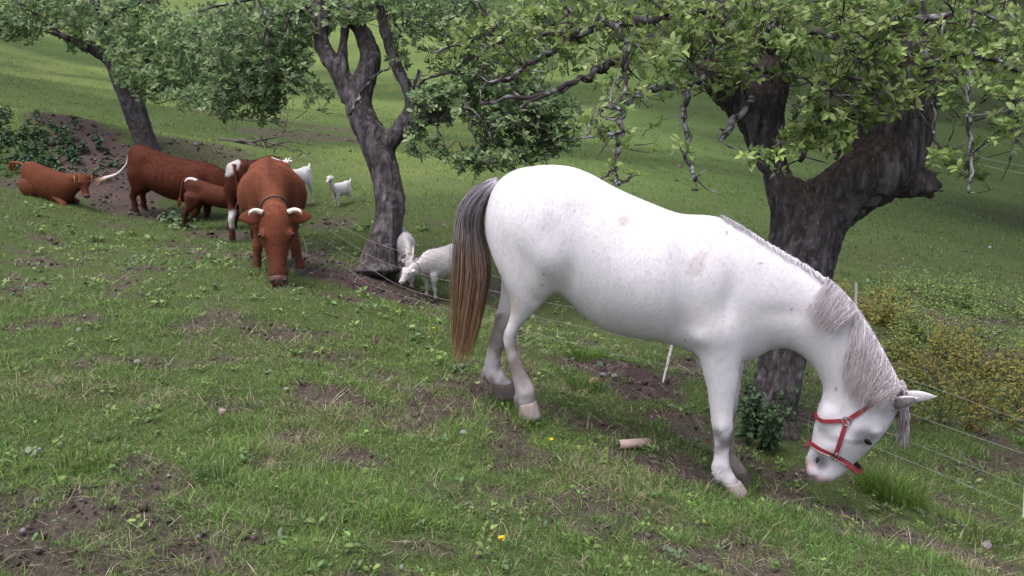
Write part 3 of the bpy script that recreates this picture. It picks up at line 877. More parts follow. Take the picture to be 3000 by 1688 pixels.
    k1 = [(885, 1035), (850, 1036), (810, 1038), (775, 1039), (752, 1038)]
    k2 = [(890, 1028), (930, 1003), (980, 972), (1030, 945), (1070, 922), (1100, 900)]
    k3 = [(882, 1042), (868, 1085), (855, 1130), (842, 1170), (832, 1192)]
    mid = lambda F, p, n: (F(*p, 0.0), unit(np.array(n, float)))
    nb = [mid(A4, (708, 1150), (-1, 0, .3))] + run(A4, [(722, 1158), (770, 1172), (830, 1195)]) + \
         [(A4(885, 1232, -.062), g([.2, -1, .2])), (A4(925, 1262, -.045), g([.6, -.7, .1])), (A4(946, 1268, 0), g([1, 0, .2])), (A4(948, 1256, .04), g([.7, .7, .1])), (A4(915, 1225, .066), g([.2, 1, .2]))] + \
         run(A4, [(830, 1190), (770, 1172), (722, 1158)], 1) + [mid(A4, (708, 1150), (-1, 0, .3))]
    b = strap('noseband', nb, .024, m_red)
    nb2 = [(p + n_ * -.0028, n_) for p, n_ in [(np.array(q[0]), unit(np.array(q[1]))) for q in nb[3:9]]]
    strap('lining', nb2, .030, m_pad, .003, b)
    strap('stitched_edge', [(p + g([0, -.0005, -.0125]), n_) for p, n_ in [(np.array(q[0]), unit(np.array(q[1]))) for q in nb[1:8]]], .003, m_redpale, .0055, b)
    for s in (-1, 1):
        strap('cheek_strap', run(A4, k3, s), .022, m_red)
        strap('throat_strap', run(A4, k1, s) + [mid(A4, (743, 1040), (-1, 0, .1))], .022, m_red)
        strap('crown_strap', run(A4, k2, s) + [mid(A4, (1128, 888), (.6, 0, .8))], .022, m_red)
        strap('crown_lining', [(p - n_ * .002 + g([-.008, 0, .012]), n_) for p, n_ in run(A4, k2[2:], s)], .020, m_pad, .003)
        p, n = side(A4, (885, 1034), .012, s)
        a = unit(np.cross(n, [0, 0, 1.0])); bb = np.cross(n, a)
        ring = [p + .021 * (math.cos(q) * a + 1.12 * math.sin(q) * bb) for q in np.linspace(0, 2 * math.pi, 25)]
        obj('ring', mesh('ring', *tube(ring, .0032, 7, 1)), m_steel, hal)
        p, n = side(A4, (832, 1195), .014, s)
        a = unit(A4(860, 1208) - A4(800, 1180)); bb = unit(np.cross(n, a))
        sq = [p + a * x + bb * y_ for x, y_ in ((-.018, -.017), (.018, -.017), (.018, .017), (-.018, .017), (-.018, -.017))]
        obj('buckle', mesh('buckle', *tube(sq, .0034, 6, 1)), m_steel, hal)
        obj('buckle_bar', mesh('buckle_bar', *tube([p - bb * .03, p + bb * .03], .003, 6, 1)), m_steel, hal)
    return root
horse()
# ------------------------------------------------------------------ cattle and goats
m_cow = mat('red_brown_coat', attr=True, rough=.8, spec=.12, noise=(14, .16, (1, 1, 2.2)), bump=(130, .35, .006, (1, 1, .35)))
m_goat = mat('white_goat_coat', attr=True, rough=.85, spec=.15, noise=(25, .1), bump=(160, .35, .004, (1, 1, .4)), sheen=.15)
m_horn = mat('pale_horn', attr=True, rough=.5, noise=(30, .15))
m_dhoof = mat('dark_cattle_hoof', base=(.05, .04, .038), rough=.6, noise=(30, .3))
m_tag = mat('yellow_plastic', base=(.62, .42, .04), rough=.5)
m_collar = mat('collar_leather', base=(.10, .085, .075), rough=.7, noise=(60, .3))
m_gcollar = mat('goat_collar_strap', base=(.30, .21, .13), rough=.8, noise=(60, .3))
m_muz = mat('wet_muzzle', base=(.105, .05, .042), rough=.55, noise=(60, .25))

# outlines at a height of one metre: (x, top, bottom, half width)
COW_T = [(-.70, .92, .72, .07), (-.66, .985, .58, .15), (-.54, 1.0, .50, .205), (-.34, .975, .43, .25), (-.08, .955, .37, .285),
         (.18, .96, .37, .275), (.38, .985, .41, .225), (.53, .985, .46, .185)]
GOAT_T = [(-.60, .90, .72, .05), (-.55, .98, .60, .12), (-.42, 1.0, .52, .155), (-.22, .98, .46, .19), (.02, .97, .43, .205),
          (.22, .98, .46, .175), (.36, .98, .52, .135), (.45, .96, .56, .11)]
def quadruped(name, H, loc, rz, tilt, label, cat, group, T, neck, head, m, coat, width=1.0, species='cow', voxel=.013,
              legs=True, foot=None, horn=None, tagged=False, tail=None, collar=None, splay=0.0, length=1.0, legcol=None, shift=None, ears=True, headyaw=0.0, auto=True):
    """neck: (top, bottom, half width) rows; head: (poll, muzzle, length scale, half width)"""
    root = thing(name, loc, rz, label, cat, group)
    root.rotation_euler = (0, tilt, rz)
    gt = species == 'goat'
    def P(x, y, z): return np.array([x * length * H, y * H, z * H])
    def st(a, b, hw, y=0.0):
        p, q = P(a[0], y, a[1]), P(b[0], y, b[1])
        return ((p + q) / 2, (p - q) / 2, np.array([0, hw * H * (width if T is not None else 1), 0]))
    sh = (lambda x: 0.0) if shift is None else shift
    body = []
    S_ = [st((x, a), (x, b), w) for x, a, b, w in T]
    S_ += [(lambda s: (s[0] + np.array([0, yy * H, 0]), s[1], np.array([0, hw * H, 0])))(st(a, b, hw)) for a, b, hw, yy in [(*n, 0.0)[:4] if len(n) == 3 else n for n in neck]]
    body.append(loft(S_, 40, 5, .5))
    # head
    poll, muz, hw = np.array(head[0], float), np.array(head[1], float), head[2]
    hp, hm = P(*poll), P(*muz)
    ax = hm - hp; L = np.linalg.norm(ax); ax = ax / L
    side_ = unit(np.array([-math.sin(headyaw), math.cos(headyaw), 0.0]) - ax * (ax @ np.array([-math.sin(headyaw), math.cos(headyaw), 0.0])))
    face = unit(np.cross(side_, ax))
    if face[0] < 0 and abs(face[0]) > abs(face[2]): face = -face
    if abs(face[2]) > abs(face[0]) and face[2] < 0: face = -face
    rows = [(-.05, .45, .75, .70), (.06, .72, 1.1, .90), (.22, .82, 1.25, 1.0), (.38, .78, 1.2, .95), (.55, .60, .95, .68), (.74, .50, .70, .50), (.86, .50, .62, .56), (.95, .44, .52, .55), (1.0, .34, .40, .44)]
    if gt: rows = [(-.04, .5, .7, .7), (.12, .85, 1.1, .95), (.32, .8, 1.15, .9), (.55, .6, .8, .6), (.78, .45, .6, .48), (.92, .42, .5, .45), (1.0, .3, .35, .32)]
    HWm = hw * H
    body.append(loft([(hp + ax * L * k + face * (u - d) * .5 * HWm, face * (u + d) * .5 * HWm, side_ * w_ * HWm) for k, u, d, w_ in rows], 30, 5, .5))
    def hpnt(k, f_, s_): return hp + ax * L * k + face * f_ * HWm + side_ * s_ * HWm
    for s in (-1, 1):
        body.append(ellipsoid(hpnt(.33, .40, .74 * s), np.array([HWm * .30] * 3), 16, 12))
    if auto and legs:                      # each foot finds the ground under it
        foot = dict(foot or {})
        ct, st_, cz, sz = math.cos(tilt), math.sin(tilt), math.cos(rz), math.sin(rz)
        for lab, fx_ in ((0, .42), (1, -.53)):
            for s in (-1, 1):
                dx = foot.get((lab, s), (0, 0))[1]
                xl, yl = (fx_ + dx) * H * length, s * (.125 if not gt else .085) * H
                wx, wy, wz = loc[0] + cz * ct * xl - sz * yl, loc[1] + sz * ct * xl + cz * yl, loc[2] - st_ * xl
                foot[(lab, s)] = (float(np.clip((gz(wx, wy) - wz) / H - .01, -.22, .12)), dx)
    # legs
    feet = []
    if legs:
        ly = .125 if not gt else .085
        k = 1.0 if not gt else .62
        fx = [( .43, .58, .13, .075), (.43, .44, .10, .065), (.425, .36, .07, .055), (.42, .28, .055, .05), (.42, .235, .056, .05), (.415, .15, .038, .036), (.415, .085, .042, .04), (.42, .03, .048, .046)]
        hx = [(-.46, .66, .19, .085), (-.45, .53, .17, .08), (-.47, .42, .11, .062), (-.53, .33, .072, .05), (-.57, .275, .055, .044), (-.555, .20, .042, .036), (-.54, .10, .042, .038), (-.525, .03, .048, .046)]
        for (rows_, lab) in ((fx, 0), (hx, 1)):
            for s in (-1, 1):
                dz, dx = (0, 0) if foot is None else foot.get((lab, s), (0, 0))
                q = []
                for (x, z, rx, ry) in rows_:
                    w_ = max(0, 1 - z / .5)
                    if gt and z > .5: x2 = x - (.06 if lab == 0 else -.06)
                    else: x2 = x - (.06 if lab == 0 else -.04) if gt else x
                    q.append((P(x2 + dx * w_, s * (ly + splay * w_ + (.02 if z > .4 else 0)), z + dz * w_), np.array([rx * k * H * (1.15 if gt and z > .4 else 1), 0, 0]), np.array([0, ry * k * H, 0])))
                body.append(loft(q, 20, 4, .3))
                feet.append((q[-1][0], q[-2][0]))
    me = fuse(body, voxel, 5, name + '_body')
    v = verts(me)
    v = relax(me, v, sstep(v[:, 2], .40 * H, .55 * H) * (v[:, 0] < .6 * H * length), 14)
    u_ = v / H
    def bump(p, r, h, sx=1.0, sz=1.0):
        nonlocal v
        for s in (-1, 1):
            d2 = ((u_[:, 0] - p[0]) / sx) ** 2 + (u_[:, 1] - s * p[1]) ** 2 + ((u_[:, 2] - p[2]) / sz) ** 2
            v = v + normals(me) * (h * H * np.exp(-d2 / (2 * r * r)))[:, None]
    if legs:
        w1 = .2 if not gt else .14
        bump((-.43, w1, .95), .045, .028); bump((-.63, w1 * .5, .93), .035, .018); bump((-.33, w1 * 1.1, .80), .075, -.028, 1.0, 1.2)
        bump((.40, w1 * 1.05, .80), .08, .022, .8, 1.5); bump((.53, w1 * .85, .72), .05, -.016, .8, 1.8); bump((-.52, w1, .62), .09, .02)
        for k_ in range(5): bump((-.16 + .09 * k_, w1 * 1.35, .70), .022, .007, .8, 5.0)
        for k_ in range(9): bump((-.55 + .13 * k_, 0, .98), .03, .007, 2.0, 1.5)
    me.vertices.foreach_set('co', v.astype(np.float32).ravel()); me.update()
    setcol(me, coat(v / H, v))
    b_o = obj('body', me, m, root)
    fur(me, b_o, int(17000 * H) if not gt else 5000, (.024 if not gt else .045) * H, .0055 * (H if not gt else .9), m, (-.6, 0, -.8), .32, .25)
    for p, u in feet:
        r = (.054 if not gt else .034) * H
        d = unit(p - u); d = np.array([d[0] * .4, 0, -1.0])
        obj('hoof', mesh('hoof', *loft([(p, [r * .9, 0, 0], [0, r * .85, 0]), (p + d * r * .7, [r * 1.1, 0, 0], [0, r, 0]), (p + d * r * 1.5, [r * 1.15, 0, 0], [0, r * 1.05, 0])], 12, 2, .1)), m_dhoof, root)
    # eyes, muzzle, ears
    for s in (-1, 1):
        obj('eye', mesh('eye', *ellipsoid(hpnt(.345, .50, .95 * s), np.array([HWm * .15, HWm * .13, HWm * .14]), 10, 8)), m_eye, root)
    if not gt:
        obj('muzzle', mesh('muzzle', *loft([(hpnt(.93, .05, 0), face * HWm * .50, side_ * HWm * .57), (hpnt(1.01, .02, 0), face * HWm * .42, side_ * HWm * .48)], 16, 2, .5)), m_muz, root)
    if not gt:
        for s in (-1, 1):
            obj('nostril', mesh('nostril', *ellipsoid(hpnt(.965, .40, .36 * s), np.array([HWm * .12, HWm * .14, HWm * .10]), 10, 8)), m_dhoof, root)
    for s in (-1, 1):
        if not ears: break
        b = hpnt(.07, .15, .75 * s)
        if gt:
            dirv = unit(side_ * s * 1.0 - ax * .25 + face * .15); el = .95
        else:
            dirv = unit(side_ * s * 1.0 - face * .15 + ax * .08); el = 1.35
        wv = unit(np.cross(dirv, face)); tv = np.cross(wv, dirv)
        er = [(b + dirv * el * HWm * k_, wv * HWm * w_, tv * HWm * .13 * w_ * 1.5) for k_, w_ in ((0, .22), (.25, .42), (.55, .45), (.85, .25), (1, .08))]
        em = mesh('ear', *loft(er, 12, 3, .3))
        ev = verts(em)
        setcol(em, coat(ev / H, ev) * .92)
        e = obj('ear', em, m, root)
        if tagged:
            tc = b + dirv * el * HWm * .5 + tv * HWm * .10 + np.array([0, 0, -.02 * H])
            t2 = [(tc + np.array([0, 0, .045 * H]), wv * .022 * H, tv * .006 * H), (tc, wv * .03 * H, tv * .006 * H), (tc - np.array([0, 0, .03 * H]), wv * .03 * H, tv * .006 * H)]
            for q in (1, -1):
                obj('ear_tag', mesh('ear_tag', *loft([(c_ + tv * HWm * .14 * q, a_, b_) for c_, a_, b_ in t2], 10, 2, .2)), m_tag, e)
    if horn:
        for s in (-1, 1):
            pts = [hpnt(a, b, c_ * s) for a, b, c_ in horn[0]]
            hv, hf = tube(pts, np.array(horn[1]) * H, 12, 4)
            tt = np.repeat(np.linspace(0, 1, len(hv) // 12), 12)
            hc = np.where(tt[:, None] < .8, np.array([.62, .56, .50]), np.array([.16, .13, .12]) if not gt else np.array([.45, .4, .36]))
            obj('horn', mesh('horn', hv, hf, hc), m_horn, root)
    if tail:
        tv_, tf_ = tube([P(*q) for q in tail[0]], np.array(tail[1]) * H, 10, 4)
        tt = np.repeat(np.linspace(0, 1, len(tv_) // 10), 10)
        tc_ = np.column_stack([np.interp(tt, np.linspace(0, 1, len(tail[2])), np.array(tail[2])[:, k_]) for k_ in range(3)])
        to = obj('tail', mesh('tail', tv_, tf_, tc_), m, root)
        if not gt:      # loose hairs of the switch
            endp = np.array([P(*q) for q in tail[0]])
            hv2 = []
            for i in range(40):
                a0 = endp[-3] * rng.uniform(.2, .8) + endp[-2] * rng.uniform(.2, .8); a0 = endp[-2] + (endp[-3] - endp[-2]) * rng.uniform(0, .6)
                d0 = endp[-1] - endp[-2]
                off = rng.normal(0, .022 * H, 3)
                hv2.append(tube([a0 + off * .4, a0 + d0 * .6 + off, a0 + d0 * rng.uniform(1.0, 1.7) + off * 1.3], [.006 * H, .005 * H, .0015 * H], 4, 2))
            vv, fv = join(hv2)
            obj('tail_switch', mesh('switch', vv, fv, np.tile(np.array(tail[2][-1]), (len(vv), 1)) * rng.uniform(.8, 1.15, (len(vv), 1))), m, to)
    if collar:
        c0, nx, ra, rb = collar
        c0 = P(*c0); nx = unit(np.array(nx, float)); sy = np.array([0, 1.0, 0]); uz = unit(np.cross(nx, sy))
        tr_ = BVHTree.FromPolygons([Vector(q) for q in v], [tuple(q.vertices) for q in me.polygons])
        ring = []
        for q in np.linspace(0, 2 * math.pi, 33):
            dr = uz * math.cos(q) + sy * math.sin(q)
            hit = tr_.ray_cast(Vector(c0 + dr * .6 * H), Vector(-dr), .6 * H)[0]
            ring.append(np.array(hit) + dr * .006 * H if hit is not None else c0 + dr * ra * .7 * H)
        obj('collar', mesh('collar', *tube(ring, .007 * H if not gt else .012 * H, 7, 1)), m_collar if not gt else m_gcollar, root)
    return root

def cow_coat(dark=.0, tone=(.13, .04, .02), extra=None, legdark=.6):
    def f(u, v):
        n = fbm(u, 4, 3, 60)
        c = np.tile(np.array(tone), (len(u), 1)) * (.8 + .45 * n)[:, None] * (1 - dark)
        sp = 1 - sstep(np.abs(u[:, 1]), .0, .06)                                    # darker line along the spine
        c *= (1 - .35 * sp * (u[:, 2] > .85))[:, None]
        k = (sstep(.32 - u[:, 2], 0, .3) * legdark)[:, None]
        c = c * (1 - k) + np.array([.035, .017, .014]) * k
        if extra: c = extra(u, c, n)
        return c
    return f
def white_patch(p, r):
    def f(u, c, n):
        for q, rr in zip(p, r):
            d = np.linalg.norm(u - np.array(q), axis=1) + (n - .5) * rr * .9
            k = (1 - sstep(d, rr * .75, rr))[:, None]
            c = c * (1 - k) + np.array([.50, .47, .47]) * k
        return c
    return f
def goat_coat(tone=(.52, .50, .51)):
    def f(u, v):
        n = fbm(u, 6, 3, 61)
        c = np.tile(np.array(tone), (len(u), 1)) * (.9 + .2 * n)[:, None]
        k = (sstep(.25 - u[:, 2], 0, .25) * .5 * n)[:, None]
        return c * (1 - k) + np.array([.35, .28, .25]) * k
    return f
HERD = 'red cattle of the herd on the slope'
FLOCK = 'white goats beyond the fence'
GRAZE = [((.66, .955), (.62, .50), .155), ((.80, .86), (.74, .50), .12), ((.92, .735), (.82, .47), .105), ((1.0, .62), (.88, .43), .10)]
BROWN = (.12, .036, .018)

# the horned cow grazing towards the viewer
p = S(702, 690, 7.9)
H_ = 1.03
ang = math.atan2(-.955, .30)
c0 = np.array([p[0] - math.cos(ang) * .42 * H_, p[1] - math.sin(ang) * .42 * H_])
quadruped('cow', H_, (c0[0], c0[1], gz(*c0) + .04), ang, R(-3), 'stout red-brown cow with two white horns, grazing with its collar on', 'cow', HERD, COW_T, GRAZE,
          ((1.0, 0, .61), (1.12, -.02, .0), .145), m_cow, cow_coat(.0, (.140, .045, .025), lambda u, c, n: white_patch([(-.66, .04, 1.0), (-.52, .08, 1.0)], [.10, .07])(u, c, n)), 1.15, voxel=.016,
          foot={(0, -1): (0, -.02), (0, 1): (0, .07)}, splay=.08,
          horn=([(.03, .35, .72), (.0, .42, 1.1), (.02, .62, 1.4), (.08, .85, 1.52)], [.024, .021, .014, .003]),
          tail=([(-.69, 0, .95), (-.75, 0, .85), (-.76, .02, .6), (-.74, .03, .35), (-.74, .03, .2)], [.03, .024, .018, .024, .008], [BROWN, BROWN, (.4, .3, .25)]),
          collar=((.87, 0, .67), (.75, 0, -.66), .215, .125))

# the cow standing side-on behind the calf, tail swung out
p = S(345, 548, 13.2)
ang = R(-8)
H_ = 1.14
c0 = np.array([p[0] + math.cos(ang) * .52 * H_, p[1] + math.sin(ang) * .52 * H_])
zc = float(p[2])
quadruped('cow', H_, (c0[0], c0[1], zc - .08), ang, R(13), 'dark red cow seen side-on, its white-tipped tail swung out behind', 'cow', HERD, COW_T, GRAZE,
          ((1.0, 0, .62), (1.13, .0, .10), .135), m_cow, cow_coat(.2, (.085, .023, .012), None), 1.0, voxel=.021, foot={(0, 1): (.0, .05), (0, -1): (0, -.02), (1, -1): (0, .06), (1, 1): (0, .03)},
          tail=([(-.68, 0, .92), (-.73, 0, .82), (-.75, -.02, .68), (-.86, -.04, .52), (-1.02, -.05, .42), (-1.14, -.05, .33)], [.026, .018, .014, .018, .028, .008], [BROWN, (.50, .45, .44), (.56, .52, .51), (.55, .48, .45), (.30, .2, .14)]))

# the calf standing in front of it
p = S(482, 566, 12.2)
ang = R(6)
H_ = .70
c0 = np.array([p[0] + math.cos(ang) * .40 * H_, p[1] + math.sin(ang) * .40 * H_])
CALF_T = [(x, a, b + .13, w * .78) for x, a, b, w in COW_T]
quadruped('calf', H_, (c0[0], c0[1], float(p[2]) - .06), ang, R(15), 'brown calf with an ear tag and white tail root, reaching towards the cows', 'calf', HERD, CALF_T,
          [((.64, .98), (.62, .58), .11), ((.76, .99), (.76, .66), .085), ((.86, .98), (.84, .70), .08)], ((.88, 0, .95), (1.12, 0, .66), .105), m_cow,
          cow_coat(.0, (.082, .027, .016), white_patch([(-.60, -.03, 1.0), (-.5, -.05, 1.0), (-.68, -.06, .95)], [.09, .07, .07]), .75), 1.0, voxel=.016, tagged=True,
          foot={(0, 1): (.02, .06), (0, -1): (.0, -.06), (1, -1): (0, .0), (1, 1): (0, -.03)},
          tail=([(-.69, 0, .95), (-.74, 0, .85), (-.74, 0, .6), (-.73, 0, .4), (-.73, 0, .3)], [.028, .02, .016, .02, .006], [BROWN, BROWN]))

# the cow mostly hidden behind the horned one
p = S(604, 596, 11.4)
ang = R(84)
H_ = 1.08
c0 = np.array([p[0] + .06 + math.cos(ang) * .55 * H_, p[1] + math.sin(ang) * .55 * H_])
quadruped('cow', H_, (c0[0], c0[1], float(p[2]) - .02), ang, R(2), 'red and white cow standing half hidden behind the horned cow', 'cow', HERD, COW_T, GRAZE,
          ((1.0, 0, .62), (1.13, 0, .10), .135), m_cow, cow_coat(.1, (.095, .03, .018), white_patch([(-.66, .1, .98), (-.45, .2, .93), (-.55, .16, .2)], [.17, .2, .16])), 1.0, voxel=.021,
          foot={(1, 1): (0, -.12)}, tail=([(-.69, 0, .95), (-.73, -.02, .85), (-.73, -.05, .6), (-.72, -.07, .4), (-.72, -.07, .3)], [.026, .016, .012, .016, .005], [BROWN, BROWN, (.2, .12, .09)]))

# the calf lying on the bank
p = S(128, 492, 12.6)
H_ = .80
LY = [(-.66, .66, .40, .07), (-.60, .72, .20, .16), (-.45, .72, .10, .22), (-.2, .68, .02, .25), (.05, .64, -.02, .25), (.28, .62, -.02, .21), (.44, .62, .06, .16)]
ang = R(-12)
lc = quadruped('calf', H_, (p[0], p[1], float(p[2]) - .10), ang, R(8), 'brown calf with a yellow ear tag lying on the grassy bank', 'calf', HERD, LY,
          [((.55, .66), (.56, .22), .12), ((.68, .67), (.68, .32), .09), ((.76, .69), (.76, .38), .085)], ((.78, -.02, .63), (.98, -.12, .27), .110), m_cow,
          cow_coat(.0, (.112, .036, .019), None, .1), 1.0, voxel=.017, legs=False, tagged=True, length=.9,
          tail=([(-.66, 0, .60), (-.74, .02, .64), (-.86, .03, .64), (-1.02, .02, .62), (-1.06, .02, .5)], [.035, .03, .026, .024, .012], [(.16, .05, .025), (.16, .05, .025)]), headyaw=-.5)
for s, xs in ((-1, .22), (1, .2)):
    k = .8
    L_ = [([xs * k, s * .16 * k, .16 * k], [.09 * k, 0, 0], [0, .07 * k, 0]), ([(xs + .2) * k, s * .19 * k, .05 * k], [.06, 0, .02], [0, .05, 0]), ([(xs + .12) * k, s * .22 * k, .02 * k], [.045, 0, 0], [0, .04, 0.01]), ([(xs - .05) * k, s * .22 * k, .02 * k], [.04, 0, .01], [0, .035, 0])]
    me_ = fuse([loft(L_, 16, 4, .4)], .012, 3, 'leg'); setcol(me_, np.tile(np.array([.10, .035, .02]), (len(me_.vertices), 1)))
    obj('folded_leg', me_, m_cow, lc)
    me_ = fuse([ellipsoid([-.36 * k, s * .17 * k, .26 * k], [.22 * k, .10 * k, .19 * k], 24, 16)], .012, 3, 'thigh'); setcol(me_, np.tile(np.array([.115, .038, .02]), (len(me_.vertices), 1)))
    obj('folded_leg', me_, m_cow, lc)

# goats
GHORN = ([(.0, .35, .38), (-.22, .45, .5), (-.42, .35, .62), (-.6, .15, .72)], [.022, .019, .014, .005])
up_neck = [((.52, 1.02), (.53, .62), .085), ((.58, 1.12), (.64, .80), .068), ((.63, 1.22), (.72, .98), .062)]
tail_up = lambda: ([(-.59, 0, .93), (-.66, 0, 1.0), (-.68, 0, 1.08)], [.03, .034, .012], [(.6, .57, .58), (.6, .57, .58)])
def on_ground(x, y, rz, *a, sink=.0): return (x, y, gz(x, y) - sink)
# kid on the slope looking at the viewer
p = G(860, 516)
quadruped('goat_kid', .39, (p[0], p[1], p[2] - .01), R(-116), 0, 'small white goat kid on the slope, looking round with its head high', 'goat', FLOCK, GOAT_T, up_neck,
          ((.66, 0, 1.27), (.90, 0, 1.10), .105), m_goat, goat_coat((.54, .52, .53)), 1.0, 'goat', .012, horn=([(.0, .35, .38), (-.2, .45, .5), (-.35, .45, .6)], [.02, .016, .005]), tail=tail_up(), foot={(1, 1): (.0, -.12), (1, -1): (-.03, -.12), (0, 1): (0, 0), (0, -1): (.02, -.03)})
# goat half hidden behind the horned cow
p = S(762, 505, 13.6)
quadruped('goat', .57, (p[0] - .03, p[1], float(p[2]) - .02), R(-103), 0, 'white goat half hidden behind the back of the horned cow', 'goat', FLOCK, GOAT_T, up_neck,
          ((.66, 0, 1.27), (.90, .02, 1.14), .095), m_goat, goat_coat((.54, .52, .53)), 1.0, 'goat', .013, horn=GHORN, tail=tail_up(), foot={(1, 1): (.0, -.06), (1, -1): (.0, -.06)})
# goat half hidden behind the tree trunk
gr_neck = [((.52, .94), (.52, .56), .085), ((.64, .82), (.60, .55), .066), ((.74, .66), (.68, .46), .058)]
p = S(1014, 730, 9.2)
quadruped('goat', .64, (p[0] - .02, p[1] + .15, gz(p[0], p[1] + .15) - .03), R(-72), 0, 'greyish white goat grazing half hidden by the slanting trunk', 'goat', FLOCK, GOAT_T, gr_neck,
          ((.76, 0, .60), (.84, .0, .22), .095), m_goat, goat_coat((.40, .38, .40)), 1.1, 'goat', .013, horn=GHORN, tail=tail_up(), collar=((.66, 0, .66), (.6, 0, -.8), .16, .095))
# the goat stretching its head out to the left
fw_neck = [((.52, .95), (.52, .58), .085), ((.68, .86), (.66, .60), .064), ((.84, .83), (.82, .61), .056), ((.96, .80), (.95, .59), .054)]
p = S(1100, 762, 9.0)
ang = R(-128)
quadruped('goat', .62, (p[0] + .03, p[1] + .20, gz(p[0] + .03, p[1] + .20) - .02), ang, 0, 'white goat with a thin collar stretching its head forward to graze', 'goat', FLOCK, GOAT_T, fw_neck,
          ((.98, 0, .72), (1.26, .0, .54), .092), m_goat, goat_coat((.52, .485, .495)), 1.0, 'goat', .012, length=.82, tail=tail_up(), collar=((.74, 0, .71), (.9, 0, -.35), .145, .085), foot={(0, 1): (-.02, -.05), (0, -1): (.05, .02)})
# ------------------------------------------------------------------ apple trees
Q6 = lambda x, y, D: V(2050 + x / 1.6105, y / 1.6105, D)
Q7 = lambda x, y, D: V(x / 1.7173, y / 1.7173, D)
Q8 = lambda x, y, D: V(1000 + x / 2.1467, y / 2.1467, D)
Q2 = lambda x, y, D: V(650 + x / 2.8986, 450 + y / 2.8986, D)
Q4 = lambda x, y, D: V(1900 + x / 1.5253, 550 + y / 1.5253, D)
FWD = np.array([0, CP, -SP])
def tst(F, a, b, D, k=1.0):
    p, q = F(*a, D), F(*b, D)
    return ((p + q) / 2, (p - q) / 2, FWD * np.linalg.norm(p - q) / 2 * k)
m_bark = mat('apple_bark', attr=True, rough=.92, spec=.12, noise=(30, .5, (1, 1, .25)), bump=(38, 1.0, .03, (1, 1, .2)), fleck=(60, .60, .74, (.20, .195, .21), (1, 1, .22)))
m_twig = mat('lichened_twig', attr=True, rough=.9, spec=.12, noise=(45, .45), bump=(60, .8, .006))
m_leaf = mat('apple_leaf', attr=True, rough=.5, spec=.3, trans=.42)
def bark(parts, voxel, name, relief=.02, freq=9.0, light=1.0, moss=.5):
    me = fuse(parts, voxel, 3, name)
    v, n = verts(me), normals(me)
    q = v * np.array([1, 1, .16])
    r1 = np.abs(2 * fbm(q, freq, 2, 5) - 1); r2 = np.abs(2 * fbm(v * np.array([1, 1, .3]), freq * 2.7, 2, 25) - 1)
    lump = fbm(v, 3.5, 3, 45) - .5
    h = (sstep(r1, 0, .35) - .6) * relief + (sstep(r2, 0, .4) - .6) * relief * .4 + lump * relief * 1.1
    v2 = v + n * h[:, None]
    me.vertices.foreach_set('co', v2.astype(np.float32).ravel()); me.update()
    c = np.array([.052, .045, .050])[None] + np.array([.135, .120, .132])[None] * (sstep(r1, .1, .7) * .65 + sstep(r2, .2, .8) * .35)[:, None]
    li = sstep(fbm(v, 22, 3, 71), .60, .70) * sstep(fbm(v, 4, 2, 72), .35, .6)
    c = c * (1 - li[:, None] * .45) + np.array([.20, .20, .215]) * li[:, None] * .45
    mo = np.clip(sstep(n[:, 2], .15, .8) * 1.0 + sstep(fbm(v, 3, 2, 73), .58, .7) * .4, 0, 1) * moss
    c = c * (1 - mo[:, None]) + np.array([.075, .05, .032]) * mo[:, None]
    setcol(me, c * light)
    return me
def twig_cols(v, lichen=.5):
    c = np.tile(np.array([.045, .036, .038]), (len(v), 1)) * (.7 + .7 * fbm(v, 20, 2, 3))[:, None]
    l = sstep(fbm(v, 40, 3, 14), .66 - .20 * lichen, .76 - .20 * lichen)[:, None]
    return c * (1 - l) + np.array([.25, .25, .265]) * l
def wander(P, n, amp):
    A = spline(P, n)
    A[1:-1] += rng.normal(0, amp, (len(A) - 2, 3))
    return A

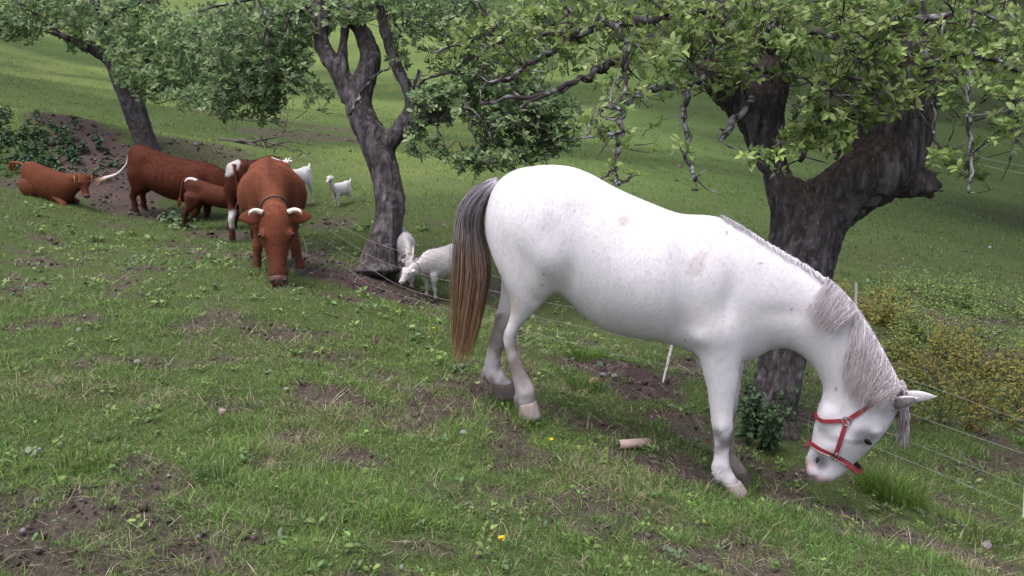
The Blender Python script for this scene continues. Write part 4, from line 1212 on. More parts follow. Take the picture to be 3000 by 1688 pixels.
def apple_tree(name, loc, label, trunk_parts, voxel, boughs, blobs, leaf_len, palette, n_leaf, relief=.02, light=1.0, moss=.5, seedv=1, spur_r=.1, kbark=9.0):
    global rng
    rng = np.random.default_rng(seedv)
    root = thing(name, loc, 0, label, 'tree', 'old apple trees on the pasture')
    loc = np.array(loc, float)
    def local(me):
        v = verts(me) - loc
        me.vertices.foreach_set('co', v.astype(np.float32).ravel()); me.update()
        return me
    obj('trunk', local(bark(trunk_parts, voxel, 'trunk', relief, kbark, light, moss)), m_bark, root)
    nodes = []
    for pts, r0, r1, li, side_n in boughs:
        pts = np.array(pts, float)
        L = np.linalg.norm(np.diff(pts, axis=0), axis=1).sum()
        A = wander(pts, 4, .006 + .003 * L)
        rr = np.interp(np.linspace(0, 1, len(A)), [0, 1], [r0, r1]) * rng.uniform(.82, 1.2, len(A))
        ps = [tube(A, rr, 8, 2)]
        nodes.append(A)
        for k in range(side_n):                                   # short crooked side twigs
            i = rng.integers(1, len(A))
            d = unit(rng.normal(0, 1, 3) + np.array([0, -.1, .15])); l = rng.uniform(.06, .26)
            B = np.array([A[i], A[i] + d * l * .45 + rng.normal(0, .012, 3), A[i] + d * l + rng.normal(0, .03, 3) + np.array([0, 0, rng.uniform(-.05, .06)])])
            ps.append(tube(B, [rr[i] * .42, rr[i] * .3 + .001, .0018], 5, 2))
            nodes.append(B)
        v, f = join(ps)
        obj('branch', mesh('branch', v - loc, f, twig_cols(v, li)), m_twig, root)
    N = np.vstack(nodes)
    # leaf rosettes on short spurs
    LP, LD, LU, LL, LC = [], [], [], [], []
    spurs = []
    for (c, rx, ry, D0, D1, n, bright) in blobs:
        n = int(n * (.95 if D0 < 7 else 2.0))
        a = rng.uniform(0, 2 * math.pi, n); r = np.sqrt(rng.uniform(0, 1, n))
        px = c[0] + rx * r * np.cos(a) * rng.uniform(.85, 1.15, n); py = c[1] + ry * r * np.sin(a) * rng.uniform(.85, 1.15, n)
        D = rng.uniform(D0, D1, n)
        P = np.array([S(x, y, d) for x, y, d in zip(px, py, D)])
        if rx * ry > 3000:                                          # clumps and gaps inside the larger masses
            keep = fbm(P, 2.6 if D0 < 7 else 1.7, 2, 90 + seedv) > .34
            P = P[keep]
        for p in P: spurs.append((p, bright, D0))
    tw = []
    for p, bright, D0_ in spurs:
        d2 = ((N - p) ** 2).sum(1); j = int(np.argmin(d2)); dist = math.sqrt(d2[j])
        to = unit(N[j] - p)
        l = min(dist, rng.uniform(.07, .20)) if dist < .45 else rng.uniform(.06, .16)
        q = p + (to if dist < .45 else unit(to + rng.normal(0, .5, 3))) * l
        tw.append(tube(np.array([q, (p + q) / 2 + rng.normal(0, .01, 3), p]), [.0042, .0032, .002] if D0_ < 7 else [.005, .004, .003], 3, 1))
        axis = unit((p - q) / max(l, 1e-3) * .6 + np.array([0, 0, .75]) + rng.normal(0, .35, 3))
        k = rng.integers(5, 9)
        ref = unit(np.cross(axis, [0.3, .2, 1.0])); ref2 = np.cross(axis, ref)
        a0 = rng.uniform(0, 6.28)
        tone = palette[rng.integers(0, len(palette))] * bright * (1.0 if D0_ < 7 else 1.22) * rng.uniform(.8, 1.2)
        for m_ in range(k):
            an = a0 + m_ * 2.4; el = rng.uniform(.35, 1.45)
            rad = ref * math.cos(an) + ref2 * math.sin(an)
            d = unit(axis * math.cos(el) + rad * math.sin(el) + np.array([0, 0, -.18]))
            u = unit(axis * math.sin(el) - rad * math.cos(el) + rng.normal(0, .3, 3))
            LP.append(p + d * .008); LD.append(d); LU.append(u); LL.append(leaf_len * rng.uniform(.45, 1.3)); LC.append(tone * rng.uniform(.75, 1.25))
    LP, LD, LU, LL, LC = map(np.array, (LP, LD, LU, LL, LC))
    v, f = join(tw)
    t_o = obj('twigs', mesh('twigs', v - loc, f, twig_cols(v, .35)), m_twig, root, kind='stuff')
    # the leaves that show largest are single parts, the rest one mass
    cam_p = np.array([0, 0, EYE])
    rel = LP - cam_p
    dep = rel @ FWD
    vx = rel[:, 0] / dep; vy = -(rel @ np.array([0, SP, CP])) / dep
    vis = (np.abs(vx) < .63) & (vy > -.355) & (vy < .35)
    score = np.where(vis, LL / np.linalg.norm(rel, axis=1), 0)
    pick = np.argsort(-score)[:n_leaf]
    mask = np.ones(len(LP), bool); mask[pick] = False
    obj('crown', leaves(LP[mask] - loc, LD[mask], LU[mask], LL[mask], LC[mask], 'crown', rng.uniform(.85, 1.2, mask.sum()), blobs[0][3] > 7), m_leaf, root, kind='stuff')
    protos = []
    for c in palette:
        for b in (.8, 1.05, 1.25):
            protos.append((c * b, leaves(np.zeros((1, 3)), np.array([[1.0, 0, 0]]), np.array([[0, 0, 1.0]]), np.ones(1), (c * b)[None], 'leaf', np.ones(1))))
            protos[-1][1].materials.append(m_leaf)
    from mathutils import Matrix
    for i in pick:
        d = LD[i]; s_ = unit(np.cross(LU[i], d)); u = np.cross(d, s_)
        k = int(np.argmin([np.abs(c - LC[i]).sum() for c, _ in protos]))
        o = bpy.data.objects.new('leaf', protos[k][1])
        COL.objects.link(o); o.parent = root
        L = LL[i]; p = LP[i] - loc
        o.matrix_local = Matrix(((d[0] * L, s_[0] * L, u[0] * L, p[0]), (d[1] * L, s_[1] * L, u[1] * L, p[1]), (d[2] * L, s_[2] * L, u[2] * L, p[2]), (0, 0, 0, 1)))
    return root
PAL3 = np.array([[.19, .255, .075], [.145, .215, .065], [.235, .285, .125], [.105, .165, .052]])
PAL2 = np.array([[.18, .26, .115], [.14, .22, .095], [.23, .295, .16], [.105, .17, .075]])

# --- the thick forked tree behind the horse
D3 = 5.65
tr = [loft([tst(Q4, (400, 1110), (672, 1100), D3), tst(Q4, (440, 1040), (650, 1040), D3), tst(Q4, (465, 900), (668, 900), D3), tst(Q4, (488, 790), (692, 795), D3), tst(Q4, (505, 600), (755, 600), D3),
            tst(Q4, (520, 400), (815, 395), D3), tst(Q6, (327, 1190), (650, 1180), D3), tst(Q6, (335, 1060), (690, 1075), D3, .9), tst(Q6, (335, 960), (740, 1010), D3, .8)], 30, 4, .4),
      loft([tst(Q6, (336, 1020), (600, 1020), D3, .9), tst(Q6, (322, 900), (520, 890), D3), tst(Q6, (305, 830), (430, 820), D3), tst(Q6, (250, 740), (398, 710), D3), tst(Q6, (195, 610), (395, 570), D3), tst(Q6, (165, 520), (405, 470), D3),
            tst(Q6, (180, 400), (420, 340), D3 + .05), tst(Q6, (205, 250), (390, 200), D3 + .1), tst(Q6, (190, 40), (340, 30), D3 + .15), tst(Q6, (150, -250), (280, -260), D3 + .2)], 24, 4, .3),
      loft([tst(Q6, (400, 960), (690, 1090), D3, .9), tst(Q6, (470, 880), (745, 1040), D3, .95), tst(Q6, (545, 835), (830, 985), D3 - .05), tst(Q6, (620, 785), (915, 935), D3 - .1), tst(Q6, (700, 720), (985, 890), D3 - .12), tst(Q6, (752, 640), (1045, 770), D3 - .1),
            tst(Q6, (765, 560), (1085, 620), D3 - .1), tst(Q6, (770, 470), (1100, 500), D3 - .1), tst(Q6, (800, 300), (1080, 320), D3 - .05), tst(Q6, (830, 50), (1050, 60), D3), tst(Q6, (880, -300), (1050, -300), D3)], 28, 4, .3),
      loft([tst(Q6, (900, 760), (920, 935), D3 - .12), tst(Q6, (1010, 790), (1010, 932), D3 - .14), tst(Q6, (1090, 822), (1095, 918), D3 - .16), tst(Q6, (1136, 850), (1138, 895), D3 - .16)], 16, 4, .3),
      loft([tst(Q6, (1050, 800), (1060, 850), D3 - .2), tst(Q6, (1105, 800), (1112, 826), D3 - .2), tst(Q6, (1140, 812), (1142, 820), D3 - .2)], 10, 3, .2), loft([tst(Q6, (1060, 850), (1060, 915), D3 - .22), tst(Q6, (1120, 880), (1122, 915), D3 - .22), tst(Q6, (1156, 900), (1157, 908), D3 - .22)], 10, 3, .2),
      loft([tst(Q6, (1030, 880), (1040, 930), D3 - .1), tst(Q6, (1085, 905), (1090, 935), D3 - .1), tst(Q6, (1118, 925), (1119, 932), D3 - .1)], 10, 3, .2),
      loft([tst(Q6, (1000, 540), (1040, 545), D3 - .27), tst(Q6, (985, 640), (1040, 650), D3 - .27), tst(Q6, (955, 740), (1010, 760), D3 - .26), tst(Q6, (930, 830), (990, 850), D3 - .22)], 12, 4, .3),
      loft([tst(Q6, (150, 560), (300, 480), D3 - .05), tst(Q6, (60, 460), (190, 380), D3 - .1), tst(Q6, (0, 380), (110, 330), D3 - .1), tst(Q6, (-20, 250), (70, 250), D3), tst(Q6, (30, 60), (110, 80), D3), tst(Q6, (60, -150), (120, -150), D3)], 16, 4, .3)]
H = lambda pts, D: [Q8(x, y, D[0] + (D[1] - D[0]) * i / max(1, len(pts) - 1)) for i, (x, y) in enumerate(pts)]
K = lambda pts, D: [Q6(x, y, D[0] + (D[1] - D[0]) * i / max(1, len(pts) - 1)) for i, (x, y) in enumerate(pts)]
B3 = [(H([(2330, 60), (2050, 100), (1700, 160), (1540, 205), (1370, 300), (1180, 415), (1000, 495), (890, 560)], (5.6, 4.9)), .036, .011, .6, 22),
      (H([(2290, 480), (2180, 525), (1950, 575), (1830, 622), (1765, 690), (1765, 800), (1752, 900), (1735, 1010), (1718, 1120), (1750, 1160)], (5.5, 4.7)), .024, .012, .95, 14),
      (H([(1745, 1050), (1680, 1090), (1600, 1138)], (4.75, 4.7)), .009, .005, .7, 2), (H([(1740, 1155), (1800, 1130), (1835, 1090)], (4.7, 4.65)), .009, .004, .7, 2),
      (H([(1768, 830), (1650, 855), (1560, 860), (1460, 870)], (4.8, 4.75)), .011, .006, .8, 4), (H([(1765, 690), (1660, 680), (1600, 740), (1540, 850)], (4.85, 4.8)), .014, .007, .9, 6),
      (H([(1800, 330), (1650, 430), (1560, 475), (1440, 525), (1300, 600), (1100, 612), (870, 660)], (5.4, 4.9)), .026, .010, .5, 10), (H([(1300, 600), (1200, 630), (1115, 685)], (5.05, 5.0)), .013, .007, .5, 3),
      (H([(2200, 380), (2190, 580), (2160, 700), (2165, 850), (2172, 980), (2200, 1090), (2225, 1132)], (5.2, 4.75)), .020, .012, .95, 12),
      (H([(1700, 165), (1400, 212), (1000, 222), (760, 200)], (5.4, 5.5)), .022, .008, .4, 12), (H([(1480, 210), (1440, 100), (1380, -30), (1300, -200)], (5.2, 5.2)), .018, .010, .4, 8),
      (H([(1000, 222), (930, 120), (870, 30), (820, -100)], (5.4, 5.4)), .014, .007, .5, 8), (H([(1750, 690), (1790, 500), (1770, 300), (1720, 160)], (4.9, 5.2)), .014, .018, .7, 10),
      (H([(1090, 250), (950, 290), (800, 280), (560, 330)], (5.5, 5.3)), .012, .006, .7, 8), (H([(2050, 100), (1900, -20), (1700, -150)], (5.4, 5.2)), .02, .01, .4, 8),
      (K([(470, 760), (520, 660), (600, 610), (690, 575), (750, 500)], (5.6, 5.5)), .022, .014, .2, 12), (K([(640, 750), (680, 620), (710, 500), (690, 420)], (5.5, 5.4)), .014, .008, .2, 8),
      (K([(1270, 330), (1275, 480), (1276, 600), (1278, 740), (1270, 910)], (4.9, 4.75)), .013, .008, .9, 6), (K([(1490, 380), (1500, 520), (1500, 620), (1465, 750)], (4.9, 4.8)), .013, .008, .9, 5),
      (K([(250, 470), (190, 540), (120, 620), (95, 660)], (5.3, 5.1)), .03, .014, .95, 4), (K([(1000, 330), (1150, 270), (1300, 260), (1500, 340)], (5.4, 4.8)), .03, .012, .5, 14),
      (K([(300, 120), (480, 150), (700, 190), (900, 180)], (5.5, 4.9)), .028, .010, .5, 14), (K([(900, 100), (1100, 90), (1300, 60), (1520, 120)], (5.4, 4.8)), .03, .010, .5, 14),
      (K([(280, 330), (420, 360), (560, 390), (640, 420)], (5.4, 4.9)), .018, .007, .5, 8), (K([(330, 850), (380, 780), (330, 740), (230, 770)], (5.3, 5.0)), .012, .006, .8, 3),
      (K([(380, 700), (430, 620), (500, 560), (540, 520)], (5.3, 5.0)), .013, .006, .6, 6), (K([(1050, 400), (1100, 520), (1110, 640), (1120, 720)], (5.2, 4.9)), .012, .006, .7, 6),
      (K([(220, -260), (60, -500), (-200, -700)], (5.8, 5.2)), .05, .015, .4, 14), (K([(220, -260), (400, -560), (700, -760)], (5.8, 5.6)), .05, .015, .4, 14),
      (K([(960, -300), (1250, -560), (1600, -650)], (5.6, 5.0)), .05, .015, .4, 14), (K([(960, -300), (820, -600), (900, -900)], (5.6, 6.2)), .05, .015, .4, 14)]
BL3 = [((2030, 60), 300, 75, 4.7, 6.2, 330, 1.0), ((2060, 160), 230, 60, 4.8, 5.3, 120, 1.0), ((2360, 90), 260, 100, 4.6, 6.0, 330, 1.0), ((2480, 230), 120, 120, 4.5, 5.4, 130, 1.05), ((2260, 230), 130, 55, 4.7, 5.2, 70, 1.0),
       ((2110, 255), 110, 45, 4.8, 5.2, 55, 1.1), ((2040, 300), 55, 45, 4.9, 5.2, 22, 1.1), ((1930, 405), 62, 35, 4.85, 5.1, 16, 1.25), ((2100, 355), 60, 30, 5.0, 5.3, 10, 1.), ((2060, 340), 70, 40, 4.9, 5.2, 20, 1.1), ((2180, 300), 80, 40, 4.8, 5.1, 24, 1.1), ((1990, 360), 40, 40, 4.9, 5.2, 12, 1.15), ((2440, 430), 42, 60, 4.7, 4.9, 15, 1.1), ((2370, 400), 35, 35, 4.8, 5.0, 7, 1.1),
       ((2540, 300), 40, 80, 4.6, 4.9, 14, 1.1), ((1640, 45), 400, 60, 4.7, 6.0, 270, 1.0), ((1720, 130), 170, 60, 4.7, 5.4, 80, 1.05), ((1420, 110), 230, 80, 4.9, 5.8, 130, 1.05), ((1250, 110), 130, 90, 5.0, 5.7, 50, 1.1), ((1600, 210), 130, 45, 4.8, 5.2, 30, 1.1),
       ((1560, 310), 100, 50, 4.7, 4.95, 20, 1.15), ((1470, 320), 45, 20, 4.7, 4.9, 7, 1.25), ((1570, 430), 60, 35, 4.6, 4.8, 7, 1.2), ((1640, 370), 40, 30, 4.6, 4.9, 3, 1.2), ((1720, 340), 25, 60, 4.7, 4.9, 4, 1.1), ((1800, 200), 120, 60, 4.9, 5.5, 45, .95),
       ((2150, 130), 420, 120, 5.6, 6.6, 260, .9), ((2000, -180), 700, 200, 4.6, 7.0, 330, 1.0), ((2500, 60), 200, 120, 5.0, 7.0, 120, .95)]
p0 = S(1935, 1075, D3)
apple_tree('apple_tree', (p0[0], p0[1], p0[2] - .05), 'thick forked apple tree with a broken knob behind the white horse', tr, .015, B3, BL3, .056, PAL3 * 1.1, 300, .016, .95, .5, 3, kbark=15.0)

# --- the slanting, twisting tree in the middle
D2 = 9.0
tr = [loft([tst(Q2, (1090, 1000), (1520, 1000), D2), tst(Q2, (1160, 930), (1490, 930), D2), tst(Q2, (1205, 820), (1500, 830), D2), tst(Q2, (1262, 680), (1518, 700), D2), tst(Q2, (1296, 560), (1540, 560), D2), tst(Q2, (1300, 410), (1556, 420), D2), tst(Q2, (1275, 220), (1515, 210), D2),
            tst(Q7, (1848, 830), (2000, 830), D2), tst(Q7, (1800, 710), (1960, 690), D2), tst(Q7, (1745, 580), (1892, 575), D2), tst(Q7, (1745, 480), (1872, 500), D2), tst(Q7, (1768, 400), (1895, 400), D2), tst(Q7, (1810, 300), (1915, 290), D2), tst(Q7, (1782, 180), (1882, 180), D2 + .05),
            tst(Q7, (1725, 80), (1815, 80), D2 + .1), tst(Q7, (1690, -40), (1770, -60), D2 + .1), tst(Q7, (1690, -250), (1740, -250), D2 + .1)], 26, 4, .3),
      loft([tst(Q7, (1720, 520), (1800, 480), D2), tst(Q7, (1665, 385), (1760, 370), D2), tst(Q7, (1608, 295), (1695, 270), D2), tst(Q7, (1577, 200), (1652, 195), D2), tst(Q7, (1570, 40), (1660, 40), D2), tst(Q7, (1580, -150), (1630, -150), D2)], 18, 4, .3),
      loft([tst(Q7, (1720, 440), (1770, 420), D2 - .02), tst(Q7, (1700, 290), (1748, 285), D2 - .03), tst(Q7, (1715, 150), (1757, 150), D2 - .03), tst(Q7, (1720, 40), (1760, 40), D2), tst(Q7, (1720, -150), (1750, -150), D2)], 14, 4, .3),
      loft([tst(Q7, (1880, 740), (1985, 760), D2), tst(Q7, (1945, 665), (2020, 715), D2 - .03), tst(Q7, (1995, 600), (2070, 660), D2 - .05), tst(Q7, (2038, 525), (2105, 560), D2 - .05), tst(Q7, (2022, 450), (2085, 450), D2 - .05), tst(Q7, (1972, 350), (2030, 340), D2 - .03), tst(Q7, (1925, 210), (1985, 205), D2),
            tst(Q7, (1893, 80), (1950, 80), D2), tst(Q7, (1880, -150), (1920, -150), D2)], 16, 4, .3),
      loft([tst(Q7, (2010, 640), (2060, 690), D2 - .05), tst(Q7, (2085, 570), (2125, 650), D2 - .1), tst(Q7, (2160, 560), (2180, 620), D2 - .15), tst(Q7, (2240, 560), (2250, 600), D2 - .2)], 12, 4, .3)]
J = lambda pts, D: [Q7(x, y, D[0] + (D[1] - D[0]) * i / max(1, len(pts) - 1)) for i, (x, y) in enumerate(pts)]
B2 = [(J([(1760, 580), (1800, 500), (1850, 420), (1905, 370), (1960, 345)], (8.75, 8.7)), 0.0216, 0.0097, .5, 5), (J([(2070, 460), (2100, 380), (2105, 350)], (8.9, 8.8)), 0.0216, 0.0150, .6, 4),
      (J([(2060, 650), (2080, 600), (2120, 560)], (8.8, 8.6)), 0.0144, 0.0090, .8, 6), (J([(1575, 60), (1500, 50), (1460, 80), (1430, 160)], (9.0, 8.8)), 0.0252, 0.0135, .4, 6), (J([(1640, 40), (1500, -40), (1300, -20), (1000, 60)], (9.0, 9.4)), 0.0360, 0.0112, .4, 16),
      (J([(1950, 80), (2010, 160), (1990, 260)], (8.9, 8.8)), 0.0144, 0.0075, .4, 6), (J([(2240, 580), (2330, 540), (2420, 600), (2480, 720)], (8.8, 8.6)), 0.0216, 0.0075, .6, 18), (J([(2240, 580), (2200, 640), (2250, 760), (2240, 830)], (8.8, 8.6)), 0.0115, 0.0045, .6, 14),
      (J([(2330, 540), (2390, 700), (2395, 850), (2380, 930)], (8.7, 8.6)), 0.0101, 0.0045, .7, 10), (J([(2080, 450), (2200, 380), (2380, 350), (2500, 420)], (8.9, 8.6)), 0.0180, 0.0075, .4, 16), (J([(1920, 0), (2080, -60), (2300, -40), (2450, 100)], (9.0, 8.7)), 0.0252, 0.0090, .4, 16),
      (J([(1300, -20), (1340, 120), (1330, 260), (1370, 340)], (9.0, 8.8)), 0.0158, 0.0060, .3, 10), (J([(1450, 180), (1490, 260), (1530, 380)], (8.9, 8.8)), 0.0065, 0.0030, .2, 6),
      (J([(1130, 380), (1145, 500), (1140, 640)], (9.4, 9.4)), 0.0043, 0.0023, .1, 4), (J([(1225, 380), (1240, 500), (1250, 600)], (9.4, 9.4)), 0.0043, 0.0023, .1, 4), (J([(1395, 380), (1405, 500), (1410, 600)], (9.2, 9.2)), 0.0043, 0.0023, .1, 4), (J([(1185, 520), (1190, 600), (1175, 660)], (9.4, 9.4)), 0.0036, 0.0023, .1, 2),
      (J([(1740, -250), (1600, -500), (1300, -600)], (9.1, 9.0)), 0.0360, 0.0112, .4, 12), (J([(1740, -250), (1900, -500), (2200, -600)], (9.1, 9.0)), 0.0360, 0.0112, .4, 12)]
BL2 = [((1230, 250), 160, 85, 8.4, 9.4, 330, 1.0), ((1330, 330), 120, 75, 8.4, 9.2, 240, 1.0), ((1120, 320), 100, 65, 8.3, 9.0, 130, 1.05), ((1400, 300), 60, 70, 8.4, 9.0, 60, 1.0), ((1230, 380), 130, 35, 8.4, 9.0, 70, .95), ((1080, 250), 50, 30, 8.4, 8.8, 20, 1.1), ((1240, 150), 170, 60, 8.6, 9.6, 160, 1.0), ((1200, 50), 190, 60, 8.6, 10, 200, 1.0),
       ((900, 12), 200, 28, 8.4, 9.8, 110, 1.05), ((880, 45), 50, 20, 8.5, 9, 14, 1.1), ((660, 90), 140, 90, 8.8, 10.4, 330, 1.0), ((720, 170), 70, 70, 8.8, 9.8, 90, 1.0), ((620, 190), 110, 60, 9.0, 10.2, 150, .95), ((600, 260), 120, 38, 9.2, 10, 80, .95), ((500, 250), 90, 30, 9.6, 10.4, 40, .95), ((1060, 370), 40, 30, 8.5, 8.9, 16, 1.0), ((1200, 410), 80, 25, 8.4, 8.9, 24, 1.0), ((1310, 400), 60, 25, 8.4, 8.9, 24, 1.0), ((780, 40), 90, 50, 8.8, 10, 80, 1.0), ((1060, 30), 90, 50, 8.6, 9.8, 60, 1.0),
       ((1010, 120), 40, 60, 8.7, 9.2, 16, 1.0), ((680, 290), 25, 40, 9.2, 9.8, 9, .95), ((800, 250), 40, 40, 8.8, 9.2, 10, 1.0), ((1000, -150), 550, 140, 8.4, 11, 220, 1.0)]
p0 = S(960, 690, D2)
apple_tree('apple_tree', (p0[0], p0[1], p0[2] - .05), 'slanting apple tree with twisting forked limbs beside the goats', tr, .018, B2, BL2, .066, PAL2, 250, .013, 1.0, .25, 5, kbark=15.0)

# --- the leaning tree behind the cattle
D1 = 16.0
tr = [loft([tst(Q7, (672, 800), (845, 800), D1), tst(Q7, (692, 760), (815, 765), D1), tst(Q7, (650, 640), (758, 630), D1), tst(Q7, (603, 510), (722, 500), D1), tst(Q7, (565, 410), (690, 400), D1), tst(Q7, (530, 300), (630, 290), D1), tst(Q7, (500, 200), (570, 190), D1), tst(Q7, (470, 90), (525, 80), D1), tst(Q7, (445, -30), (490, -40), D1), tst(Q7, (430, -200), (460, -200), D1)], 20, 4, .3),
      loft([tst(Q7, (560, 360), (620, 290), D1), tst(Q7, (495, 300), (520, 250), D1 - .1), tst(Q7, (390, 240), (405, 200), D1 - .2), tst(Q7, (300, 190), (308, 160), D1 - .3), tst(Q7, (212, 160), (214, 138), D1 - .4)], 14, 4, .3),
      loft([tst(Q7, (640, 470), (715, 440), D1), tst(Q7, (690, 350), (730, 380), D1 - .4), tst(Q7, (760, 260), (780, 290), D1 - 1.0), tst(Q7, (860, 200), (868, 225), D1 - 1.6)], 12, 4, .3)]
B1 = [(J([(215, 148), (120, 120), (30, 90), (-80, 80)], (15.6, 15.2)), .06, .02, .2, 14), (J([(300, 175), (200, 80), (100, 20), (-20, -60)], (15.7, 15.2)), .05, .02, .2, 14), (J([(480, 40), (350, -20), (200, -60)], (15.9, 15.2)), .06, .02, .2, 14),
      (J([(864, 212), (960, 160), (1060, 180), (1150, 260)], (14.4, 12.5)), .06, .02, .3, 16), (J([(780, 270), (850, 330), (900, 400), (960, 470)], (15, 13.6)), .04, .015, .3, 14), (J([(520, 120), (620, 40), (760, 0), (900, -40)], (15.9, 14)), .06, .02, .2, 14), (J([(460, -60), (500, -300), (700, -450)], (16, 15)), .08, .02, .2, 12),
      (J([(720, 470), (780, 515), (830, 512), (860, 500)], (14.6, 14.2)), .016, .006, .2, 5)]
BL1 = [((90, 35), 150, 50, 14.6, 16.6, 260, .95), ((60, 75), 60, 35, 14.8, 16, 50, .9), ((210, 70), 70, 60, 15, 16.4, 70, .9), ((330, 60), 110, 75, 13.6, 16, 220, .95), ((400, 140), 120, 75, 13, 15, 260, 1.0), ((480, 200), 110, 55, 12.6, 14.2, 170, 1.0), ((520, 90), 110, 80, 12.5, 14.5, 170, 1.05), ((330, 190), 45, 35, 13.5, 14.5, 30, 1.0), ((370, 230), 40, 22, 13.5, 14.3, 18, .95),
       ((300, 100), 30, 30, 14.5, 15.4, 14, .9), ((250, -130), 420, 110, 13.5, 17.5, 160, 1.0)]
p0 = S(380, 388, D1)
apple_tree('apple_tree', (p0[0], p0[1], p0[2] - .05), 'leaning apple tree with a long side limb behind the cattle', tr, .030, B1, BL1, .09, PAL2 * .95, 120, .018, .9, .25, 8, kbark=8.0)
# ------------------------------------------------------------------ fences
rng = np.random.default_rng(77)
m_wire = mat('white_polywire', base=(.22, .20, .19), rough=.8, noise=(300, .5))
m_post = mat('white_plastic_post', base=(.62, .58, .55), rough=.55, noise=(20, .12))
def fence(label, strands, posts, r, pr):
    a = strands[0][0]
    o = S(*a)
    root = thing('electric_fence', o, 0, label, 'fence')
    for st_ in strands:
        P = np.array([S(*q) for q in st_])
        obj('wire', mesh('wire', *[x if i else x - o for i, x in enumerate(tube(P, r, 6, 4))]), m_wire, root)
    for x0, y0, x1, y1, D in posts:
        b, t_ = S(x0, y0, D), S(x1, y1, D)
        b = b + (b - t_) * .15
        v, f = loft([(b - o, [pr * .6, 0, 0], [0, pr, 0]), (b + (t_ - b) * .5 - o, [pr, 0, 0], [0, pr, 0]), (t_ - o, [pr * .9, 0, 0], [0, pr * .9, 0])], 10, 2, .3)
        p_ = obj('post', mesh('post', v, f, smooth=False), m_post, root)
        for k in (.35, .6, .85):
            c = b + (t_ - b) * k - o + np.array([0, -pr, 0])
            obj('wire_clip', mesh('wire_clip', *ellipsoid(c, [pr * .7, pr * 1.3, pr * .5], 8, 6)), m_post, p_)
fence('near electric fence of white polywire strands on white posts, passing behind the horse',
      [[(830, 553, 8.6), (981, 624, 8.1), (1440, 745, 7.1), (1690, 815, 6.5), (2030, 880, 5.9), (2275, 950, 5.5), (2700, 1106, 5.0)],
       [(800, 560, 8.7), (990, 669, 8.1), (1395, 765, 7.2), (1440, 773, 7.1), (1690, 845, 6.5), (2040, 948, 5.9), (2300, 1045, 5.5), (2700, 1185, 5.0)],
       [(790, 590, 8.5), (898, 654, 8.3), (1044, 734, 8.0), (1360, 800, 7.2), (1520, 835, 6.9), (1690, 880, 6.5), (2020, 1003, 5.9), (2285, 1110, 5.5), (2700, 1275, 5.0)],
       [(790, 625, 8.5), (878, 679, 8.3), (972, 731, 8.1), (1460, 870, 7.0), (1668, 915, 6.5), (1765, 950, 6.3), (2010, 1050, 5.9), (2275, 1155, 5.5), (2700, 1335, 5.0)]],
      [(1668, 958, 1698, 836, 6.5), (2574, 1320, 2590, 1070, 5.12), (2145, 1100, 2152, 712, 5.75)], .0018, .012)
fence('far wire fence running across the meadow behind the goats',
      [[(560, 352 + k, 18), (700, 386 + k, 16.5), (940, 424 + k * 1.1, 15.5), (1220, 468 + k * 1.2, 15)] for k in (0, 16, 32)], [(1214, 520, 1212, 466, 15)], .0022, .014)
fence('faint wire fence far down the slope seen through the foliage',
      [[(1380, 106 + k, 34), (1600, 164 + k, 32), (1740, 196 + k, 31), (2340, 365 + k * 1.4, 24), (2640, 432 + k * 1.6, 21)] for k in (0, 12)], [(1500, 175, 1500, 140, 33)], .0045, .02)

# ------------------------------------------------------------------ low plants
m_nettle = mat('nettle_leaf', attr=True, rough=.6, spec=.2, trans=.15)
m_stem = mat('green_stem', base=(.06, .085, .035), rough=.8, noise=(40, .3))
m_wood = mat('grey_deadwood', base=(.095, .075, .07), rough=.95, noise=(30, .45, (1, 1, 1)), bump=(50, .8, .008))
def plant(name, label, cat, c, n_st, spread, hgt, leaf, palette, per, group=None, droop=.3, width=1.0, m=None, lean=.35, r=.004, bush=False):
    root = thing(name, (c[0], c[1], gz(c[0], c[1]) - .01), 0, label, cat, group)
    o = np.array(root.location)
    if bush: palette = palette * .5 + palette.mean(0) * .5
    LP, LD, LU, LL, LC = [], [], [], [], []
    for i in range(n_st):
        a = rng.uniform(0, 6.28); rr = spread * math.sqrt(rng.random())
        x, y = c[0] + rr * math.cos(a), c[1] + rr * math.sin(a)
        b = np.array([x, y, gz(x, y) - .01]) - o
        h = hgt * rng.uniform(.55, 1.1)
        d = np.array([math.cos(a) * lean * rng.random() + rng.normal(0, .08), math.sin(a) * lean * rng.random() + rng.normal(0, .08), 1.0])
        P = np.array([b, b + d * h * .5 + rng.normal(0, .02, 3) * h, b + d * h + np.array([0, 0, -.05 * h])])
        obj('stem', mesh('stem', *tube(P, [r, r * .8, r * .4], 5, 3)), m_stem if not bush else m_wood, root)
        A = spline(P, 6)
        for k in range(per):
            t_ = rng.uniform(.15, 1.0)
            p = A[int(t_ * (len(A) - 1))] + (rng.normal(0, .12 * h, 3) if bush else 0)
            az = rng.uniform(0, 6.28); el = rng.uniform(-.5, .5) - droop * .5
            dd = np.array([math.cos(az) * math.cos(el), math.sin(az) * math.cos(el), math.sin(el)])
            LP.append(p); LD.append(dd); LU.append(np.array([0, 0, 1.0]) + rng.normal(0, .35, 3)); LL.append(leaf * rng.uniform(.55, 1.2) * (1.15 - .4 * t_)); LC.append(palette[rng.integers(0, len(palette))] * (rng.uniform(.85, 1.15) if bush else rng.uniform(.7, 1.3)))
    obj('foliage', leaves(np.array(LP), np.array(LD), unit(np.array(LU)), np.array(LL), np.array(LC), 'foliage', width), m or m_nettle, root, kind='stuff')
    return root
DARKG = np.array([[.042, .085, .036], [.055, .105, .045], [.033, .065, .03]])
YEL = np.array([[.205, .17, .022], [.14, .15, .024], [.22, .15, .025], [.085, .125, .025]])
